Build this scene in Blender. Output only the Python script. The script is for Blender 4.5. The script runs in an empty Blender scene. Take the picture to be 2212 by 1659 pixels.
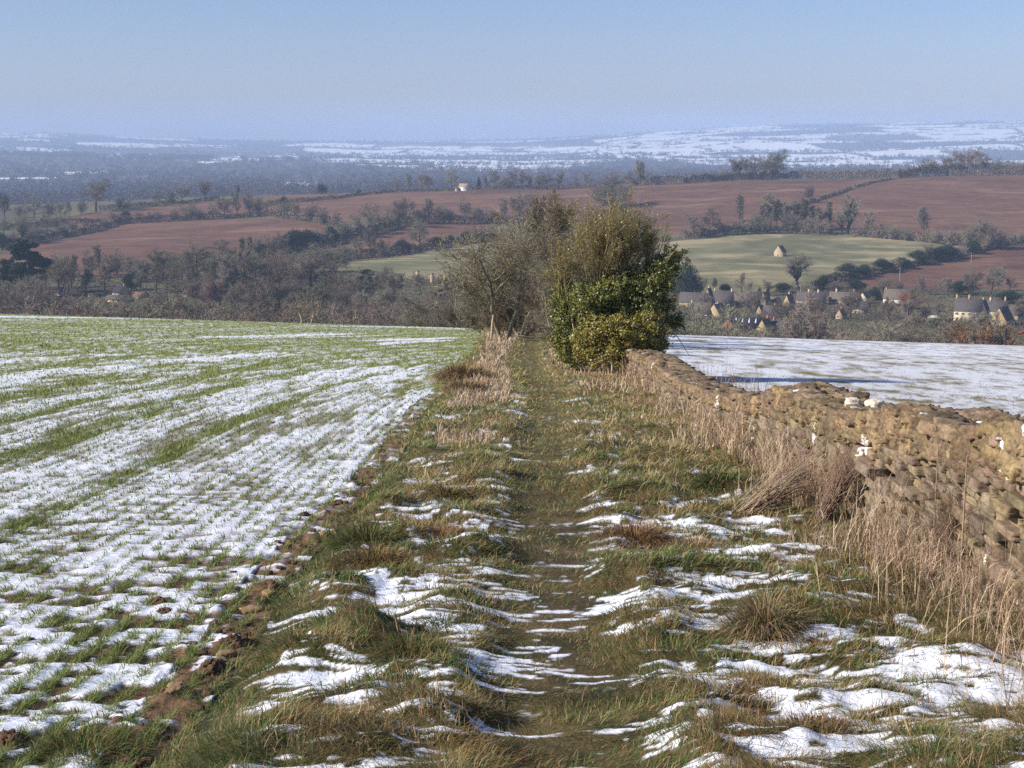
import bpy, math, random
import numpy as np
from mathutils import Vector

C = bpy.context.scene
COL = C.collection
np.seterr(over='ignore')
RS = np.random.RandomState(11)
PI = math.pi

# ------------------------------------------------------------------ camera model
F, CX, CY = 3039.0, 1106.0, 829.5
TH = math.atan((CY - 300.0) / F)
cT, sT = math.cos(TH), math.sin(TH)

def s_of_v(v):
    return np.tan(np.arctan((CY - np.asarray(v, float)) / F) - TH)
def v_of_s(s):
    return CY - F * np.tan(np.arctan(s) + TH)
def a_of_u(u, s):
    return (np.asarray(u, float) - CX) / F * (cT - s * sT)
def u_of_a(a, s):
    return CX + F * a / (cT - s * sT)

# ------------------------------------------------------------------ noise
def _h(i, j, seed):
    i = i.astype(np.int64).astype(np.uint64); j = j.astype(np.int64).astype(np.uint64)
    n = (i * np.uint64(374761393) + j * np.uint64(668265263) + np.uint64((int(seed) * 1442695041 + 7) % 4294967296)) & np.uint64(0xffffffff)
    n = ((n ^ (n >> np.uint64(13))) * np.uint64(1274126177)) & np.uint64(0xffffffff)
    n = ((n ^ (n >> np.uint64(16))) * np.uint64(2246822519)) & np.uint64(0xffffffff)
    n = n ^ (n >> np.uint64(15))
    return (n & np.uint64(0xffffff)).astype(float) / float(0xffffff)
def vn(x, y, seed=0):
    x = np.asarray(x, float); y = np.asarray(y, float)
    i = np.floor(x); j = np.floor(y)
    fx = x - i; fy = y - j
    fx = fx * fx * fx * (fx * (fx * 6 - 15) + 10); fy = fy * fy * fy * (fy * (fy * 6 - 15) + 10)
    return ((_h(i, j, seed) * (1 - fx) + _h(i + 1, j, seed) * fx) * (1 - fy)
            + (_h(i, j + 1, seed) * (1 - fx) + _h(i + 1, j + 1, seed) * fx) * fy)
def fbm(x, y, seed=0, o=4, g=.5):
    t = 0; a = 1.; w = 0
    c, s = math.cos(.6), math.sin(.6)
    x = np.asarray(x, float); y = np.asarray(y, float)
    for k in range(o):
        t = t + a * vn(x, y, seed + k * 17); w += a; a *= g
        x, y = (x * c - y * s) * 2.03 + 13.1, (x * s + y * c) * 2.03 - 7.7
    return t / w
def vn3(p, seed=0):
    return (vn(p[:, 0] + 7.3 * p[:, 2], p[:, 1] - 5.1 * p[:, 2], seed) + vn(p[:, 1] + 3.7 * p[:, 0], p[:, 2] + 2.9 * p[:, 0], seed + 5) + vn(p[:, 2] - 4.3 * p[:, 1], p[:, 0] + 1.9 * p[:, 1], seed + 9)) / 3
def sst(a, b, x):
    t = np.clip((np.asarray(x, float) - a) / (b - a), 0, 1)
    return t * t * (3 - 2 * t)
def lerp(a, b, t):
    return a + (b - a) * t
def mixc(c0, c1, t):
    t = np.asarray(t)[..., None]
    return np.asarray(c0) * (1 - t) + np.asarray(c1) * t

# ------------------------------------------------------------------ meshes
def mesh(name, V, faces, mats=None, smooth=False, col=None, fmat=None):
    V = np.ascontiguousarray(V, np.float32)
    me = bpy.data.meshes.new(name)
    me.vertices.add(len(V)); me.vertices.foreach_set('co', V.ravel())
    fl = [np.ascontiguousarray(f, np.int32) for f in faces if len(f)]
    li = np.concatenate([f.ravel() for f in fl])
    lt = np.concatenate([np.full(len(f), f.shape[1], np.int32) for f in fl])
    ls = np.concatenate([[0], np.cumsum(lt)[:-1]]).astype(np.int32)
    me.loops.add(len(li)); me.loops.foreach_set('vertex_index', li)
    me.polygons.add(len(lt)); me.polygons.foreach_set('loop_start', ls); me.polygons.foreach_set('loop_total', lt)
    if smooth:
        me.polygons.foreach_set('use_smooth', np.ones(len(lt), bool))
    if fmat is not None:
        me.polygons.foreach_set('material_index', np.ascontiguousarray(fmat, np.int32))
    if col is not None:
        at = me.color_attributes.new('col', 'FLOAT_COLOR', 'POINT')
        cc = np.ones((len(V), 4), np.float32); cc[:, :3] = col
        at.data.foreach_set('color', cc.ravel())
    for m in (mats or []):
        me.materials.append(m)
    me.update(calc_edges=True)
    return me
def link(name, me, parent=None, loc=None):
    o = bpy.data.objects.new(name, me); COL.objects.link(o)
    if parent is not None: o.parent = parent
    if loc is not None: o.location = loc
    return o
def tag(o, label=None, cat=None, group=None, kind=None):
    if label: o['label'] = label
    if cat: o['category'] = cat
    if group: o['group'] = group
    if kind: o['kind'] = kind
    return o
def empty(name, loc, rz=0, sc=1):
    o = bpy.data.objects.new(name, None); COL.objects.link(o)
    o.location = loc; o.rotation_euler = (0, 0, rz); o.empty_display_size = .1
    if sc != 1: o.scale = (sc, sc, sc) if not hasattr(sc, '__len__') else sc
    return o

class MB:
    def __init__(s): s.V = []; s.T = []; s.Q = []; s.n = 0; s.C = []
    def add(s, V, Q=None, T=None, col=None):
        V = np.asarray(V, float)
        if Q is not None and len(Q): s.Q.append(np.asarray(Q, int) + s.n)
        if T is not None and len(T): s.T.append(np.asarray(T, int) + s.n)
        s.V.append(V); s.n += len(V)
        if col is not None:
            s.C.append(np.broadcast_to(np.asarray(col, float), (len(V), 3)))
    def box(s, c, d, col=None, rz=0, top=1.0):
        x, y, z = d[0] / 2, d[1] / 2, d[2] / 2
        P = np.array([[-x, -y, -z], [x, -y, -z], [x, y, -z], [-x, y, -z], [-x * top, -y * top, z], [x * top, -y * top, z], [x * top, y * top, z], [-x * top, y * top, z]])
        if rz:
            k, q = math.cos(rz), math.sin(rz)
            P = np.c_[P[:, 0] * k - P[:, 1] * q, P[:, 0] * q + P[:, 1] * k, P[:, 2]]
        s.add(P + np.asarray(c, float), [[0, 3, 2, 1], [4, 5, 6, 7], [0, 1, 5, 4], [1, 2, 6, 5], [2, 3, 7, 6], [3, 0, 4, 7]], col=col)
    def tubes(s, P0, P1, R0, R1, n=4, col=None):
        P0 = np.asarray(P0, float).reshape(-1, 3); P1 = np.asarray(P1, float).reshape(-1, 3)
        R0 = np.broadcast_to(R0, (len(P0),)); R1 = np.broadcast_to(R1, (len(P0),))
        D = P1 - P0; D = D / (np.linalg.norm(D, axis=1, keepdims=True) + 1e-9)
        up = np.where(np.abs(D[:, 2:3]) < .9, [[0, 0, 1.]], [[1., 0, 0]])
        A = np.cross(D, up); A /= np.linalg.norm(A, axis=1, keepdims=True) + 1e-9
        B = np.cross(D, A)
        an = np.arange(n) * 2 * PI / n
        ring = np.cos(an)[None, :, None] * A[:, None] + np.sin(an)[None, :, None] * B[:, None]
        V = np.concatenate([P0[:, None] + ring * R0[:, None, None], P1[:, None] + ring * R1[:, None, None]], 1)
        k = np.arange(n); q = np.stack([k, (k + 1) % n, (k + 1) % n + n, k + n], 1)
        Q = (q[None] + (np.arange(len(P0)) * 2 * n)[:, None, None]).reshape(-1, 4)
        if col is not None and np.ndim(col) == 2: col = np.repeat(col, 2 * n, 0)
        s.add(V.reshape(-1, 3), Q, col=col)
    def mesh(s, name, mats, smooth=False):
        f = []
        if s.Q: f.append(np.concatenate(s.Q))
        if s.T: f.append(np.concatenate(s.T))
        return mesh(name, np.concatenate(s.V), f, mats, smooth, np.concatenate(s.C) if s.C else None)
    def obj(s, name, mats, parent=None, smooth=False, loc=None):
        return link(name, s.mesh(name, mats if isinstance(mats, list) else [mats], smooth), parent, loc)

def rand_unit(rs, n):
    v = rs.normal(size=(n, 3)); return v / np.linalg.norm(v, axis=1, keepdims=True)

def leaf_tris(P, size, rs, N=None, aspect=.6):
    """one bent leaf quad per point (2 triangles)"""
    n = len(P)
    size = np.broadcast_to(size, (n,))
    a = rand_unit(rs, n)
    if N is not None:
        N = N + rs.normal(size=(n, 3)) * .55
        N /= np.linalg.norm(N, axis=1, keepdims=True) + 1e-9
        a = a - N * (a * N).sum(1, keepdims=True); a /= np.linalg.norm(a, axis=1, keepdims=True) + 1e-9
        b = np.cross(N, a)
    else:
        b = np.cross(a, rand_unit(rs, n)); b /= np.linalg.norm(b, axis=1, keepdims=True) + 1e-9
        N = np.cross(a, b)
    s = size[:, None]
    V = np.stack([P - a * s * .5, P + b * s * aspect * .5 + N * s * .08, P + a * s * .5, P - b * s * aspect * .5 + N * s * .08], 1).reshape(-1, 3)
    k = np.arange(n)[:, None] * 4
    T = np.concatenate([k + [0, 1, 2], k + [0, 2, 3]], 0)
    return V, T

def blades(P, az, tilt, L, W, bend, rs, col):
    """curved grass blades: base, middle, tip"""
    n = len(P)
    h = np.stack([np.cos(az), np.sin(az), np.zeros(n)], 1)
    side = np.stack([-np.sin(az + rs.normal(0, .7, n)), np.cos(az + rs.normal(0, .7, n)), np.zeros(n)], 1)
    t2 = np.clip(tilt + bend, 0, 2.3)
    d1 = h * np.sin(tilt)[:, None]; d1[:, 2] = np.cos(tilt)
    d2 = h * np.sin(t2)[:, None]; d2[:, 2] = np.cos(t2)
    L = L[:, None]; W = np.broadcast_to(W, (n,))[:, None]
    M = P + d1 * L * .5; E = M + d2 * L * .5
    V = np.stack([P - side * W * .5, P + side * W * .5, M + side * W * .45, M - side * W * .45, E], 1).reshape(-1, 3)
    k = np.arange(n)[:, None] * 5
    return V, k + [0, 1, 2, 3], k + [3, 2, 4], np.repeat(col, 5, 0)

# ------------------------------------------------------------------ materials
def mat(name, c0, c1=None, scale=6., rough=.9, bump=0., attr=False, objrand=0., trans=0., spec=.2, dist=.02, extra=None, detail=6., attvar=.25):
    m = bpy.data.materials.new(name); m.use_nodes = True
    nt = m.node_tree; N = nt.nodes; Lk = nt.links
    N.clear()
    out = N.new('ShaderNodeOutputMaterial'); b = N.new('ShaderNodeBsdfPrincipled')
    b.inputs['Roughness'].default_value = rough; b.inputs['Specular IOR Level'].default_value = spec
    tc = N.new('ShaderNodeTexCoord')
    no = N.new('ShaderNodeTexNoise'); no.inputs['Scale'].default_value = scale; no.inputs['Detail'].default_value = detail; no.inputs['Roughness'].default_value = .62
    Lk.new(tc.outputs['Object'], no.inputs['Vector'])
    mx = N.new('ShaderNodeMix'); mx.data_type = 'RGBA'
    if attr:
        at = N.new('ShaderNodeAttribute'); at.attribute_name = 'col'
        hs = N.new('ShaderNodeHueSaturation'); Lk.new(at.outputs['Color'], hs.inputs['Color'])
        mr = N.new('ShaderNodeMapRange'); mr.inputs['From Min'].default_value = .25; mr.inputs['From Max'].default_value = .75
        mr.inputs['To Min'].default_value = 1 - attvar; mr.inputs['To Max'].default_value = 1 + attvar
        Lk.new(no.outputs['Fac'], mr.inputs['Value']); Lk.new(mr.outputs['Result'], hs.inputs['Value'])
        col = hs.outputs['Color']
    else:
        c1 = c1 or tuple(x * .6 for x in c0)
        ra = N.new('ShaderNodeValToRGB'); ra.color_ramp.elements[0].position = .36; ra.color_ramp.elements[1].position = .64
        ra.color_ramp.elements[0].color = (*c1, 1); ra.color_ramp.elements[1].color = (*c0, 1)
        Lk.new(no.outputs['Fac'], ra.inputs['Fac']); col = ra.outputs['Color']
    if objrand:
        oi = N.new('ShaderNodeObjectInfo'); hs2 = N.new('ShaderNodeHueSaturation')
        m1 = N.new('ShaderNodeMapRange'); m1.inputs['To Min'].default_value = 1 - objrand; m1.inputs['To Max'].default_value = 1 + objrand
        Lk.new(oi.outputs['Random'], m1.inputs['Value']); Lk.new(m1.outputs['Result'], hs2.inputs['Value'])
        wn = N.new('ShaderNodeTexWhiteNoise'); wn.noise_dimensions = '1D'; Lk.new(oi.outputs['Random'], wn.inputs['W'])
        m2 = N.new('ShaderNodeMapRange'); m2.inputs['To Min'].default_value = .5 - objrand * .09; m2.inputs['To Max'].default_value = .5 + objrand * .09
        Lk.new(wn.outputs['Value'], m2.inputs['Value']); Lk.new(m2.outputs['Result'], hs2.inputs['Hue'])
        Lk.new(col, hs2.inputs['Color']); col = hs2.outputs['Color']
    if extra: col = extra(nt, tc, col, b)
    Lk.new(col, b.inputs['Base Color'])
    if bump:
        bp = N.new('ShaderNodeBump'); bp.inputs['Strength'].default_value = bump; bp.inputs['Distance'].default_value = dist
        Lk.new(no.outputs['Fac'], bp.inputs['Height']); Lk.new(bp.outputs['Normal'], b.inputs['Normal'])
    sh = b.outputs['BSDF']
    if trans:
        tr = N.new('ShaderNodeBsdfTranslucent'); Lk.new(col, tr.inputs['Color'])
        ms = N.new('ShaderNodeMixShader'); ms.inputs[0].default_value = trans
        Lk.new(sh, ms.inputs[1]); Lk.new(tr.outputs[0], ms.inputs[2]); sh = ms.outputs[0]
    Lk.new(sh, out.inputs['Surface'])
    return m

def stone_extra(nt, tc, col, b):
    """pale lichen blotches with sharp edges, and pitted bump"""
    N, Lk = nt.nodes, nt.links
    n2 = N.new('ShaderNodeTexNoise'); n2.inputs['Scale'].default_value = 3.6; n2.inputs['Detail'].default_value = 3.; n2.inputs['Roughness'].default_value = .5
    Lk.new(tc.outputs['Object'], n2.inputs['Vector'])
    ra = N.new('ShaderNodeValToRGB'); ra.color_ramp.elements[0].position = .682; ra.color_ramp.elements[1].position = .692
    Lk.new(n2.outputs['Fac'], ra.inputs['Fac'])
    mx = N.new('ShaderNodeMix'); mx.data_type = 'RGBA'
    Lk.new(ra.outputs['Color'], mx.inputs['Factor']); Lk.new(col, mx.inputs['A']); mx.inputs['B'].default_value = (.74, .70, .62, 1)
    n3 = N.new('ShaderNodeTexNoise'); n3.inputs['Scale'].default_value = 42; n3.inputs['Detail'].default_value = 5.
    Lk.new(tc.outputs['Object'], n3.inputs['Vector'])
    hs = N.new('ShaderNodeHueSaturation'); mr = N.new('ShaderNodeMapRange')
    mr.inputs['From Min'].default_value = .3; mr.inputs['From Max'].default_value = .7; mr.inputs['To Min'].default_value = .68; mr.inputs['To Max'].default_value = 1.3
    Lk.new(n3.outputs['Fac'], mr.inputs['Value']); Lk.new(mr.outputs['Result'], hs.inputs['Value']); Lk.new(mx.outputs['Result'], hs.inputs['Color'])
    at = N.new('ShaderNodeAttribute'); at.attribute_name = 'col'
    mu = N.new('ShaderNodeMix'); mu.data_type = 'RGBA'; mu.blend_type = 'MULTIPLY'; mu.inputs['Factor'].default_value = 1.
    Lk.new(hs.outputs['Color'], mu.inputs['A']); Lk.new(at.outputs['Color'], mu.inputs['B'])
    return mu.outputs['Result']

M = {}
M['ground'] = mat('field_ground', (1, 1, 1), scale=28, attr=True, bump=.5, dist=.02, attvar=.12)
M['mid'] = mat('valley_land', (1, 1, 1), scale=.11, attr=True, attvar=.25)
M['far'] = mat('far_land', (1, 1, 1), scale=.02, attr=True, attvar=.12)
M['grass'] = mat('grass_blades', (1, 1, 1), scale=3, attr=True, trans=.3, rough=.55, spec=.3, attvar=.2)
M['dry'] = mat('dry_stalks', (1, 1, 1), scale=3, attr=True, trans=.15, rough=.7, attvar=.25)
M['stone'] = mat('rubble_stone', (.30, .215, .125), (.15, .108, .066), scale=9, rough=.95, bump=1., dist=.03, extra=stone_extra, detail=10)
M['wallstone'] = mat('course_stone', (.275, .205, .128), (.15, .113, .074), scale=9, rough=.95, bump=.8, dist=.012, extra=stone_extra, detail=9)
M['core'] = mat('wall_core', (.05, .038, .024), scale=6, rough=1)
M['soil'] = mat('soil', (.17, .10, .058), (.095, .056, .034), scale=22, rough=1, bump=.8)
M['clodstone'] = mat('field_stone', (.36, .24, .125), (.22, .14, .075), scale=14, rough=.95, bump=.6)
M['palestone'] = mat('pale_stone', (.74, .68, .58), (.52, .42, .29), scale=9, rough=.95, bump=.7)
M['bark'] = mat('bark_far', (.105, .08, .06), (.06, .048, .038), scale=3, objrand=.3)
M['twig'] = mat('twigs_far', (.262, .222, .168), (.185, .157, .122), scale=1.2, objrand=.35)
M['twig_red'] = mat('twigs_reddish', (.262, .195, .148), (.185, .137, .107), scale=1.2, objrand=.3)
M['twig_green'] = mat('twigs_mossy', (.275, .25, .16), (.195, .178, .118), scale=1.2, objrand=.25)
M['twig_orange'] = mat('twigs_orange', (.36, .16, .05), (.22, .10, .04), scale=1.2)
M['hedge'] = mat('hedge_twigs', (.22, .176, .132), (.135, .113, .088), scale=.15, objrand=.2)
M['ever'] = mat('evergreen_needles', (.028, .045, .026), (.014, .024, .016), scale=.5, objrand=.25)
M['ivydark'] = mat('dark_ivy', (.04, .055, .02), (.022, .03, .014), scale=.6)
M['palebark'] = mat('pale_bark', (.38, .30, .23), (.24, .19, .15), scale=4)
M['ivy'] = mat('ivy_leaves', (1, 1, 1), scale=2, attr=True, rough=.38, spec=.5, trans=.12, attvar=.25)
M['lichenbark'] = mat('lichen_bark', (1, 1, 1), scale=9, attr=True, rough=.9, attvar=.3)
M['wood'] = mat('weathered_wood', (.50, .40, .27), (.34, .27, .18), scale=9, rough=.9)
M['stem'] = mat('woody_stem', (.40, .29, .20), (.26, .185, .13), scale=20, rough=.9)
M['deepwood'] = mat('far_woods', (.088, .058, .055), (.05, .04, .042), scale=.01)
M['farwood'] = mat('hill_woods', (.05, .045, .042), (.03, .03, .03), scale=.01)
M['cotswold'] = mat('honey_stone', (.56, .42, .23), (.44, .32, .175), scale=1.6)
M['buff'] = mat('buff_stone', (.48, .37, .25), (.37, .28, .19), scale=1.6)
M['cream'] = mat('cream_render', (.72, .60, .40), (.62, .50, .33), scale=.8)
M['whitewall'] = mat('white_render', (.80, .76, .66), (.70, .66, .57), scale=.8)
M['brick'] = mat('red_brick', (.44, .20, .125), (.34, .15, .095), scale=2)
M['slate'] = mat('grey_roof', (.115, .10, .095), (.075, .066, .063), scale=2)
M['darkslate'] = mat('dark_roof', (.045, .042, .05), (.03, .028, .034), scale=2)
M['stoneroof'] = mat('stone_roof', (.17, .135, .11), (.115, .092, .075), scale=2)
M['paleroof'] = mat('pale_roof', (.32, .24, .165), (.25, .185, .13), scale=2)
M['redroof'] = mat('red_roof', (.20, .105, .08), (.14, .078, .062), scale=2)
M['glass'] = mat('window_pane', (.03, .035, .045), rough=.15, spec=.5)
M['sash'] = mat('white_sash', (.75, .74, .70), rough=.6)
M['pot'] = mat('chimney_pot', (.45, .22, .14), rough=.8)
M['carpaint'] = mat('car_paint', (.55, .62, .75), (.5, .57, .7), rough=.3, spec=.5)
M['rubber'] = mat('tyre', (.02, .02, .02))
M['fencewood'] = mat('fence_wood', (.30, .25, .20), (.2, .17, .14), scale=3)
M['snowcap'] = mat('snow_crust', (.86, .87, .89), (.80, .82, .86), scale=20, rough=.7)

# ------------------------------------------------------------------ near ground: a hillside falling away
XL0, XW = -1.26, 2.62
def z_base(x, y):
    x = np.asarray(x, float); y = np.asarray(y, float)
    a = np.clip(x / np.maximum(y, 20.), -.7, .7)
    z = -1.7 - .115 * y - .032 * a * y
    c = .0006 + .0004 * np.clip(-a, 0, .4)
    return z - c * np.clip(y - 78, 0, None) ** 2
def xL(y):
    y = np.asarray(y, float)
    return XL0 + .05 * np.sin(y * .55) + .07 * (vn(y * .9, 0 * y, 3) - .5) - .00028 * np.clip(y - 32, 0, 60) ** 2
def xpath(y):
    return np.interp(y, [0, 4.5, 7.6, 14.5, 20, 25.7, 32, 40, 60, 200], [.25, .22, .22, .36, .52, .68, .52, .50, .85, 3.4])
def hwpath(y):
    y = np.asarray(y, float)
    return np.interp(y, [3, 8, 15, 26, 60], [.20, .24, .30, .34, .40]) + .10 * (vn(y * 1.7, 0 * y + 4, 8) - .5)
def verge_bump(x, y):
    """tussocky relief of the verge"""
    b = fbm(x / .34, y / .34, 21, 3)
    b2 = fbm(x / .9 + 5, y / .9, 24, 2)
    return .15 * (b - .45) + .10 * (b2 - .5)
def z_near(x, y):
    x = np.asarray(x, float); y = np.asarray(y, float)
    z = z_base(x, y)
    l = xL(y)
    inside = sst(0, .28, x - l) * (1 - sst(XW - .05, XW + .3, x))
    fade = np.clip(18. / np.maximum(y, 4), 0, 1) * .6 + .4
    pth = 1 - sst(.12, .5, np.abs(x - xpath(y)))
    v = .11 + verge_bump(x, y) * fade * (1 - .75 * pth) - .05 * pth
    z = z + inside * v
    # field side: clods next to the verge, drill relief
    ed = np.exp(-np.abs(x - (l - .22)) / .22) * (x < l)
    z = z + (x < l) * (.016 * fbm(x / .11, y / .11, 31, 3) - .008 + .05 * ed * np.clip(fbm(x / .16, y / .16, 35, 4) - .42, 0, 1) * 2.2)
    return z

# ------------------------------------------------------------------ valley, ridge, plain and far hills
NEARS = lambda d, u: float(z_base((u - CX) / F * d, d) / d)
COLS = {
 0:    [(300, 725), (360, 700), (420, 655), (500, 612), (560, 574), (640, 542), (740, 500), (840, 470), (940, 447), (1010, 442), (1200, 455), (1700, 440), (2500, 402), (3300, 367), (4200, 345), (5500, 332), (7000, 314), (8500, 294), (9500, 290), (11000, 315)],
 550:  [(300, 735), (360, 704), (420, 660), (480, 612), (540, 577), (600, 552), (680, 508), (760, 476), (820, 463), (920, 438), (1000, 426), (1060, 423), (1250, 437), (1700, 427), (2500, 400), (3300, 372), (4200, 354), (5500, 342), (7000, 325), (8500, 309), (9500, 306), (11000, 325)],
 1106: [(300, 740), (360, 705), (420, 650), (470, 606), (600, 545), (660, 512), (720, 485), (820, 450), (920, 418), (1000, 409), (1050, 408), (1250, 423), (1700, 414), (2500, 394), (3300, 374), (4200, 360), (5500, 347), (7000, 328), (8500, 311), (9500, 306), (11000, 325)],
 1600: [(300, 755), (360, 705), (420, 658), (480, 617), (560, 560), (640, 513), (720, 470), (820, 425), (900, 396), (960, 389), (1000, 388), (1200, 402), (2000, 390), (3000, 376), (4000, 364), (5000, 347), (6500, 317), (8000, 287), (9200, 273), (11000, 292)],
 2212: [(300, 765), (360, 712), (420, 668), (490, 617), (560, 560), (610, 527), (700, 476), (800, 426), (880, 391), (940, 379), (980, 377), (1200, 397), (2000, 387), (3000, 372), (4000, 360), (5000, 344), (6500, 312), (8000, 280), (9200, 265), (11000, 287)],
}
COLS[-900] = [(d, v + 4) for d, v in COLS[0]]
COLS[3100] = [(d, v - 2) for d, v in COLS[2212]]
def pchip(xs, ys, x):
    xs = np.asarray(xs, float); ys = np.asarray(ys, float)
    h = np.diff(xs); dl = np.diff(ys) / h
    m = np.zeros(len(xs)); m[0] = dl[0]; m[-1] = dl[-1]
    for i in range(1, len(xs) - 1):
        if dl[i - 1] * dl[i] > 0:
            w1 = 2 * h[i] + h[i - 1]; w2 = h[i] + 2 * h[i - 1]
            m[i] = (w1 + w2) / (w1 / dl[i - 1] + w2 / dl[i])
    i = np.clip(np.searchsorted(xs, x) - 1, 0, len(xs) - 2)
    t = (x - xs[i]) / h[i]
    return ((1 + 2 * t) * (1 - t) ** 2 * ys[i] + t * (1 - t) ** 2 * h[i] * m[i] + t * t * (3 - 2 * t) * ys[i + 1] + t * t * (t - 1) * h[i] * m[i + 1])
DG = np.concatenate([np.linspace(195, 1100, 420), np.geomspace(1103, 11000, 480)])
UC = sorted(COLS)
_S = []
for u in UC:
    pts = [(190, v_of_s(NEARS(190, u)) + 1), (215, v_of_s(NEARS(215, u)))] + COLS[u]
    _S.append(pchip([p[0] for p in pts], s_of_v([p[1] for p in pts]), DG))
_S = np.array(_S)
NA = 960
AG = np.linspace(-.64, .64, NA)
_ug = CX + F * AG
SG = np.zeros((len(DG), NA))
for k in range(NA):
    i = min(max(np.searchsorted(UC, _ug[k]) - 1, 0), len(UC) - 2)
    t = (_ug[k] - UC[i]) / (UC[i + 1] - UC[i]); t = t * t * (3 - 2 * t) * .5 + t * .5
    SG[:, k] = _S[i] * (1 - t) + _S[i + 1] * t
DD = DG[:, None] + 0 * AG[None]
XX = AG[None] * DG[:, None]
ZZ = SG * DD
ZZ += (fbm(XX / 90, DD / 90, 51, 3) - .5) * 4.0 * sst(240, 420, DD) * (1 - sst(900, 1300, DD))
ZZ += (fbm(XX / 1100, DD / 520, 55, 3, .42) - .5) * lerp(0, 46, sst(2600, 6500, DD))
ZZ += (fbm(XX / 500, DD / 400, 57, 2) - .5) * lerp(0, 10, sst(1300, 2600, DD))
SG = ZZ / DD
VG = v_of_s(SG); UG = u_of_a(AG[None] + 0 * DD, SG)
def z_mid(x, y):
    a = x / y
    k = np.clip((np.asarray(a) - AG[0]) / (AG[1] - AG[0]), 0, NA - 1.001); i = np.clip(np.searchsorted(DG, y) - 1, 0, len(DG) - 2)
    k0 = np.floor(k).astype(int); fk = k - k0; fi = np.clip((y - DG[i]) / (DG[i + 1] - DG[i]), 0, 1)
    return (ZZ[i, k0] * (1 - fk) + ZZ[i, k0 + 1] * fk) * (1 - fi) + (ZZ[i + 1, k0] * (1 - fk) + ZZ[i + 1, k0 + 1] * fk) * fi
def hit(u, v, dmin=230, dmax=1060):
    """where the sight line through a photo point meets the land"""
    s = float(s_of_v(v)); a = float(a_of_u(u, s))
    k = int(np.clip((a - AG[0]) / (AG[1] - AG[0]), 0, NA - 1))
    i0 = np.searchsorted(DG, dmin); i1 = np.searchsorted(DG, dmax)
    ss = SG[i0:i1, k]
    w = np.nonzero(ss >= s)[0]
    if len(w) == 0: j = i0 + int(np.argmax(ss))
    elif w[0] == 0: j = i0
    else:
        j = i0 + w[0]
        f = (s - SG[j - 1, k]) / (SG[j, k] - SG[j - 1, k] + 1e-12)
        d = DG[j - 1] + f * (DG[j] - DG[j - 1])
        return np.array([a * d, d, float(z_mid(a * d, d))])
    d = DG[j]
    return np.array([a * d, d, float(z_mid(a * d, d))])
def at(u, d):
    """land point under photo column u at distance d"""
    a = float(a_of_u(u, -.12)); x = a * d
    return np.array([x, d, float(z_mid(x, d)) if d > 200 else float(z_near(x, d))])

def inpoly(U, Vv, poly):
    r = np.zeros(U.shape, bool); n = len(poly)
    for i in range(n):
        x0, y0 = poly[i]; x1, y1 = poly[(i + 1) % n]
        if y0 == y1: continue
        c = ((y0 > Vv) != (y1 > Vv)) & (U < (x1 - x0) * (Vv - y0) / (y1 - y0) + x0)
        r ^= c
    return r

BROWN = [
 [(95, 474), (213, 458), (350, 446), (473, 432), (577, 424), (737, 414), (850, 404), (1037, 400), (1287, 396), (1310, 412), (1340, 452), (1290, 474), (1050, 484), (880, 484), (800, 472), (703, 482), (583, 468), (450, 475), (300, 482), (240, 486), (140, 487)],
 [(1330, 395), (1474, 388), (1751, 375), (1931, 375), (1931, 388), (1838, 409), (1758, 437), (1708, 452), (1631, 479), (1558, 499), (1480, 512), (1410, 495), (1370, 465), (1345, 430)],
 [(1931, 388), (1935, 370), (2041, 365), (2600, 365), (2600, 512), (2212, 517), (2141, 520), (2080, 522), (2000, 512), (1920, 503), (1840, 497), (1700, 492), (1640, 482), (1708, 453), (1758, 438), (1838, 410)],
 [(-500, 580), (0, 551), (43, 537), (100, 523), (187, 505), (277, 480), (450, 475), (600, 473), (737, 487), (690, 520), (573, 547), (550, 562), (430, 580), (300, 596), (100, 600), (-500, 620)],
 [(737, 527), (804, 507), (880, 484), (1060, 484), (1045, 500), (1014, 516), (937, 535), (847, 552), (737, 560), (690, 566), (690, 540)],
 [(1780, 612), (1885, 592), (1968, 575), (2041, 562), (2095, 548), (2141, 538), (2212, 530), (2600, 525), (2600, 640), (2212, 628), (2041, 618), (1900, 622)],
]
GREEN = [
 [(1420, 524), (1558, 513), (1635, 507), (1708, 504), (1795, 509), (1838, 506), (1925, 516), (2041, 526), (2110, 535), (2041, 556), (1968, 571), (1898, 588), (1808, 602), (1751, 616), (1641, 632), (1500, 636), (1420, 590)],
 [(690, 580), (740, 569), (847, 557), (937, 541), (1020, 527), (1300, 515), (1300, 606), (987, 602), (887, 602), (690, 600)],
 [(2060, 724), (2175, 724), (2175, 760), (2060, 760)],
]
SNOWP = [
 [(0, 284), (60, 287), (125, 297), (0, 299)], [(165, 307), (250, 308), (430, 311), (500, 318), (440, 320), (240, 318), (165, 313)],
 [(-300, 308), (0, 315), (100, 320), (200, 326), (300, 333), (355, 330), (350, 338), (250, 339), (130, 331), (0, 321), (-300, 314)],
 [(425, 350), (470, 342), (522, 335), (522, 346), (445, 353)], [(530, 341), (640, 331), (662, 337), (640, 343), (540, 347)],
 [(608, 394), (702, 392), (702, 401), (610, 403)], [(120, 372), (230, 369), (235, 376), (120, 377)], [(-50, 384), (130, 383), (130, 386.5), (-50, 387)], [(655, 318), (760, 315), (760, 319), (660, 322)],
]
HILLC = [(640, 324), (760, 316), (1000, 314), (1300, 316), (1350, 345), (1180, 372), (940, 370), (900, 364), (690, 350)]
HILLR = [(1280, 302), (1430, 279), (1560, 268), (1700, 255), (2600, 250), (2600, 362), (1700, 362), (1560, 357), (1330, 342)]

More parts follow.
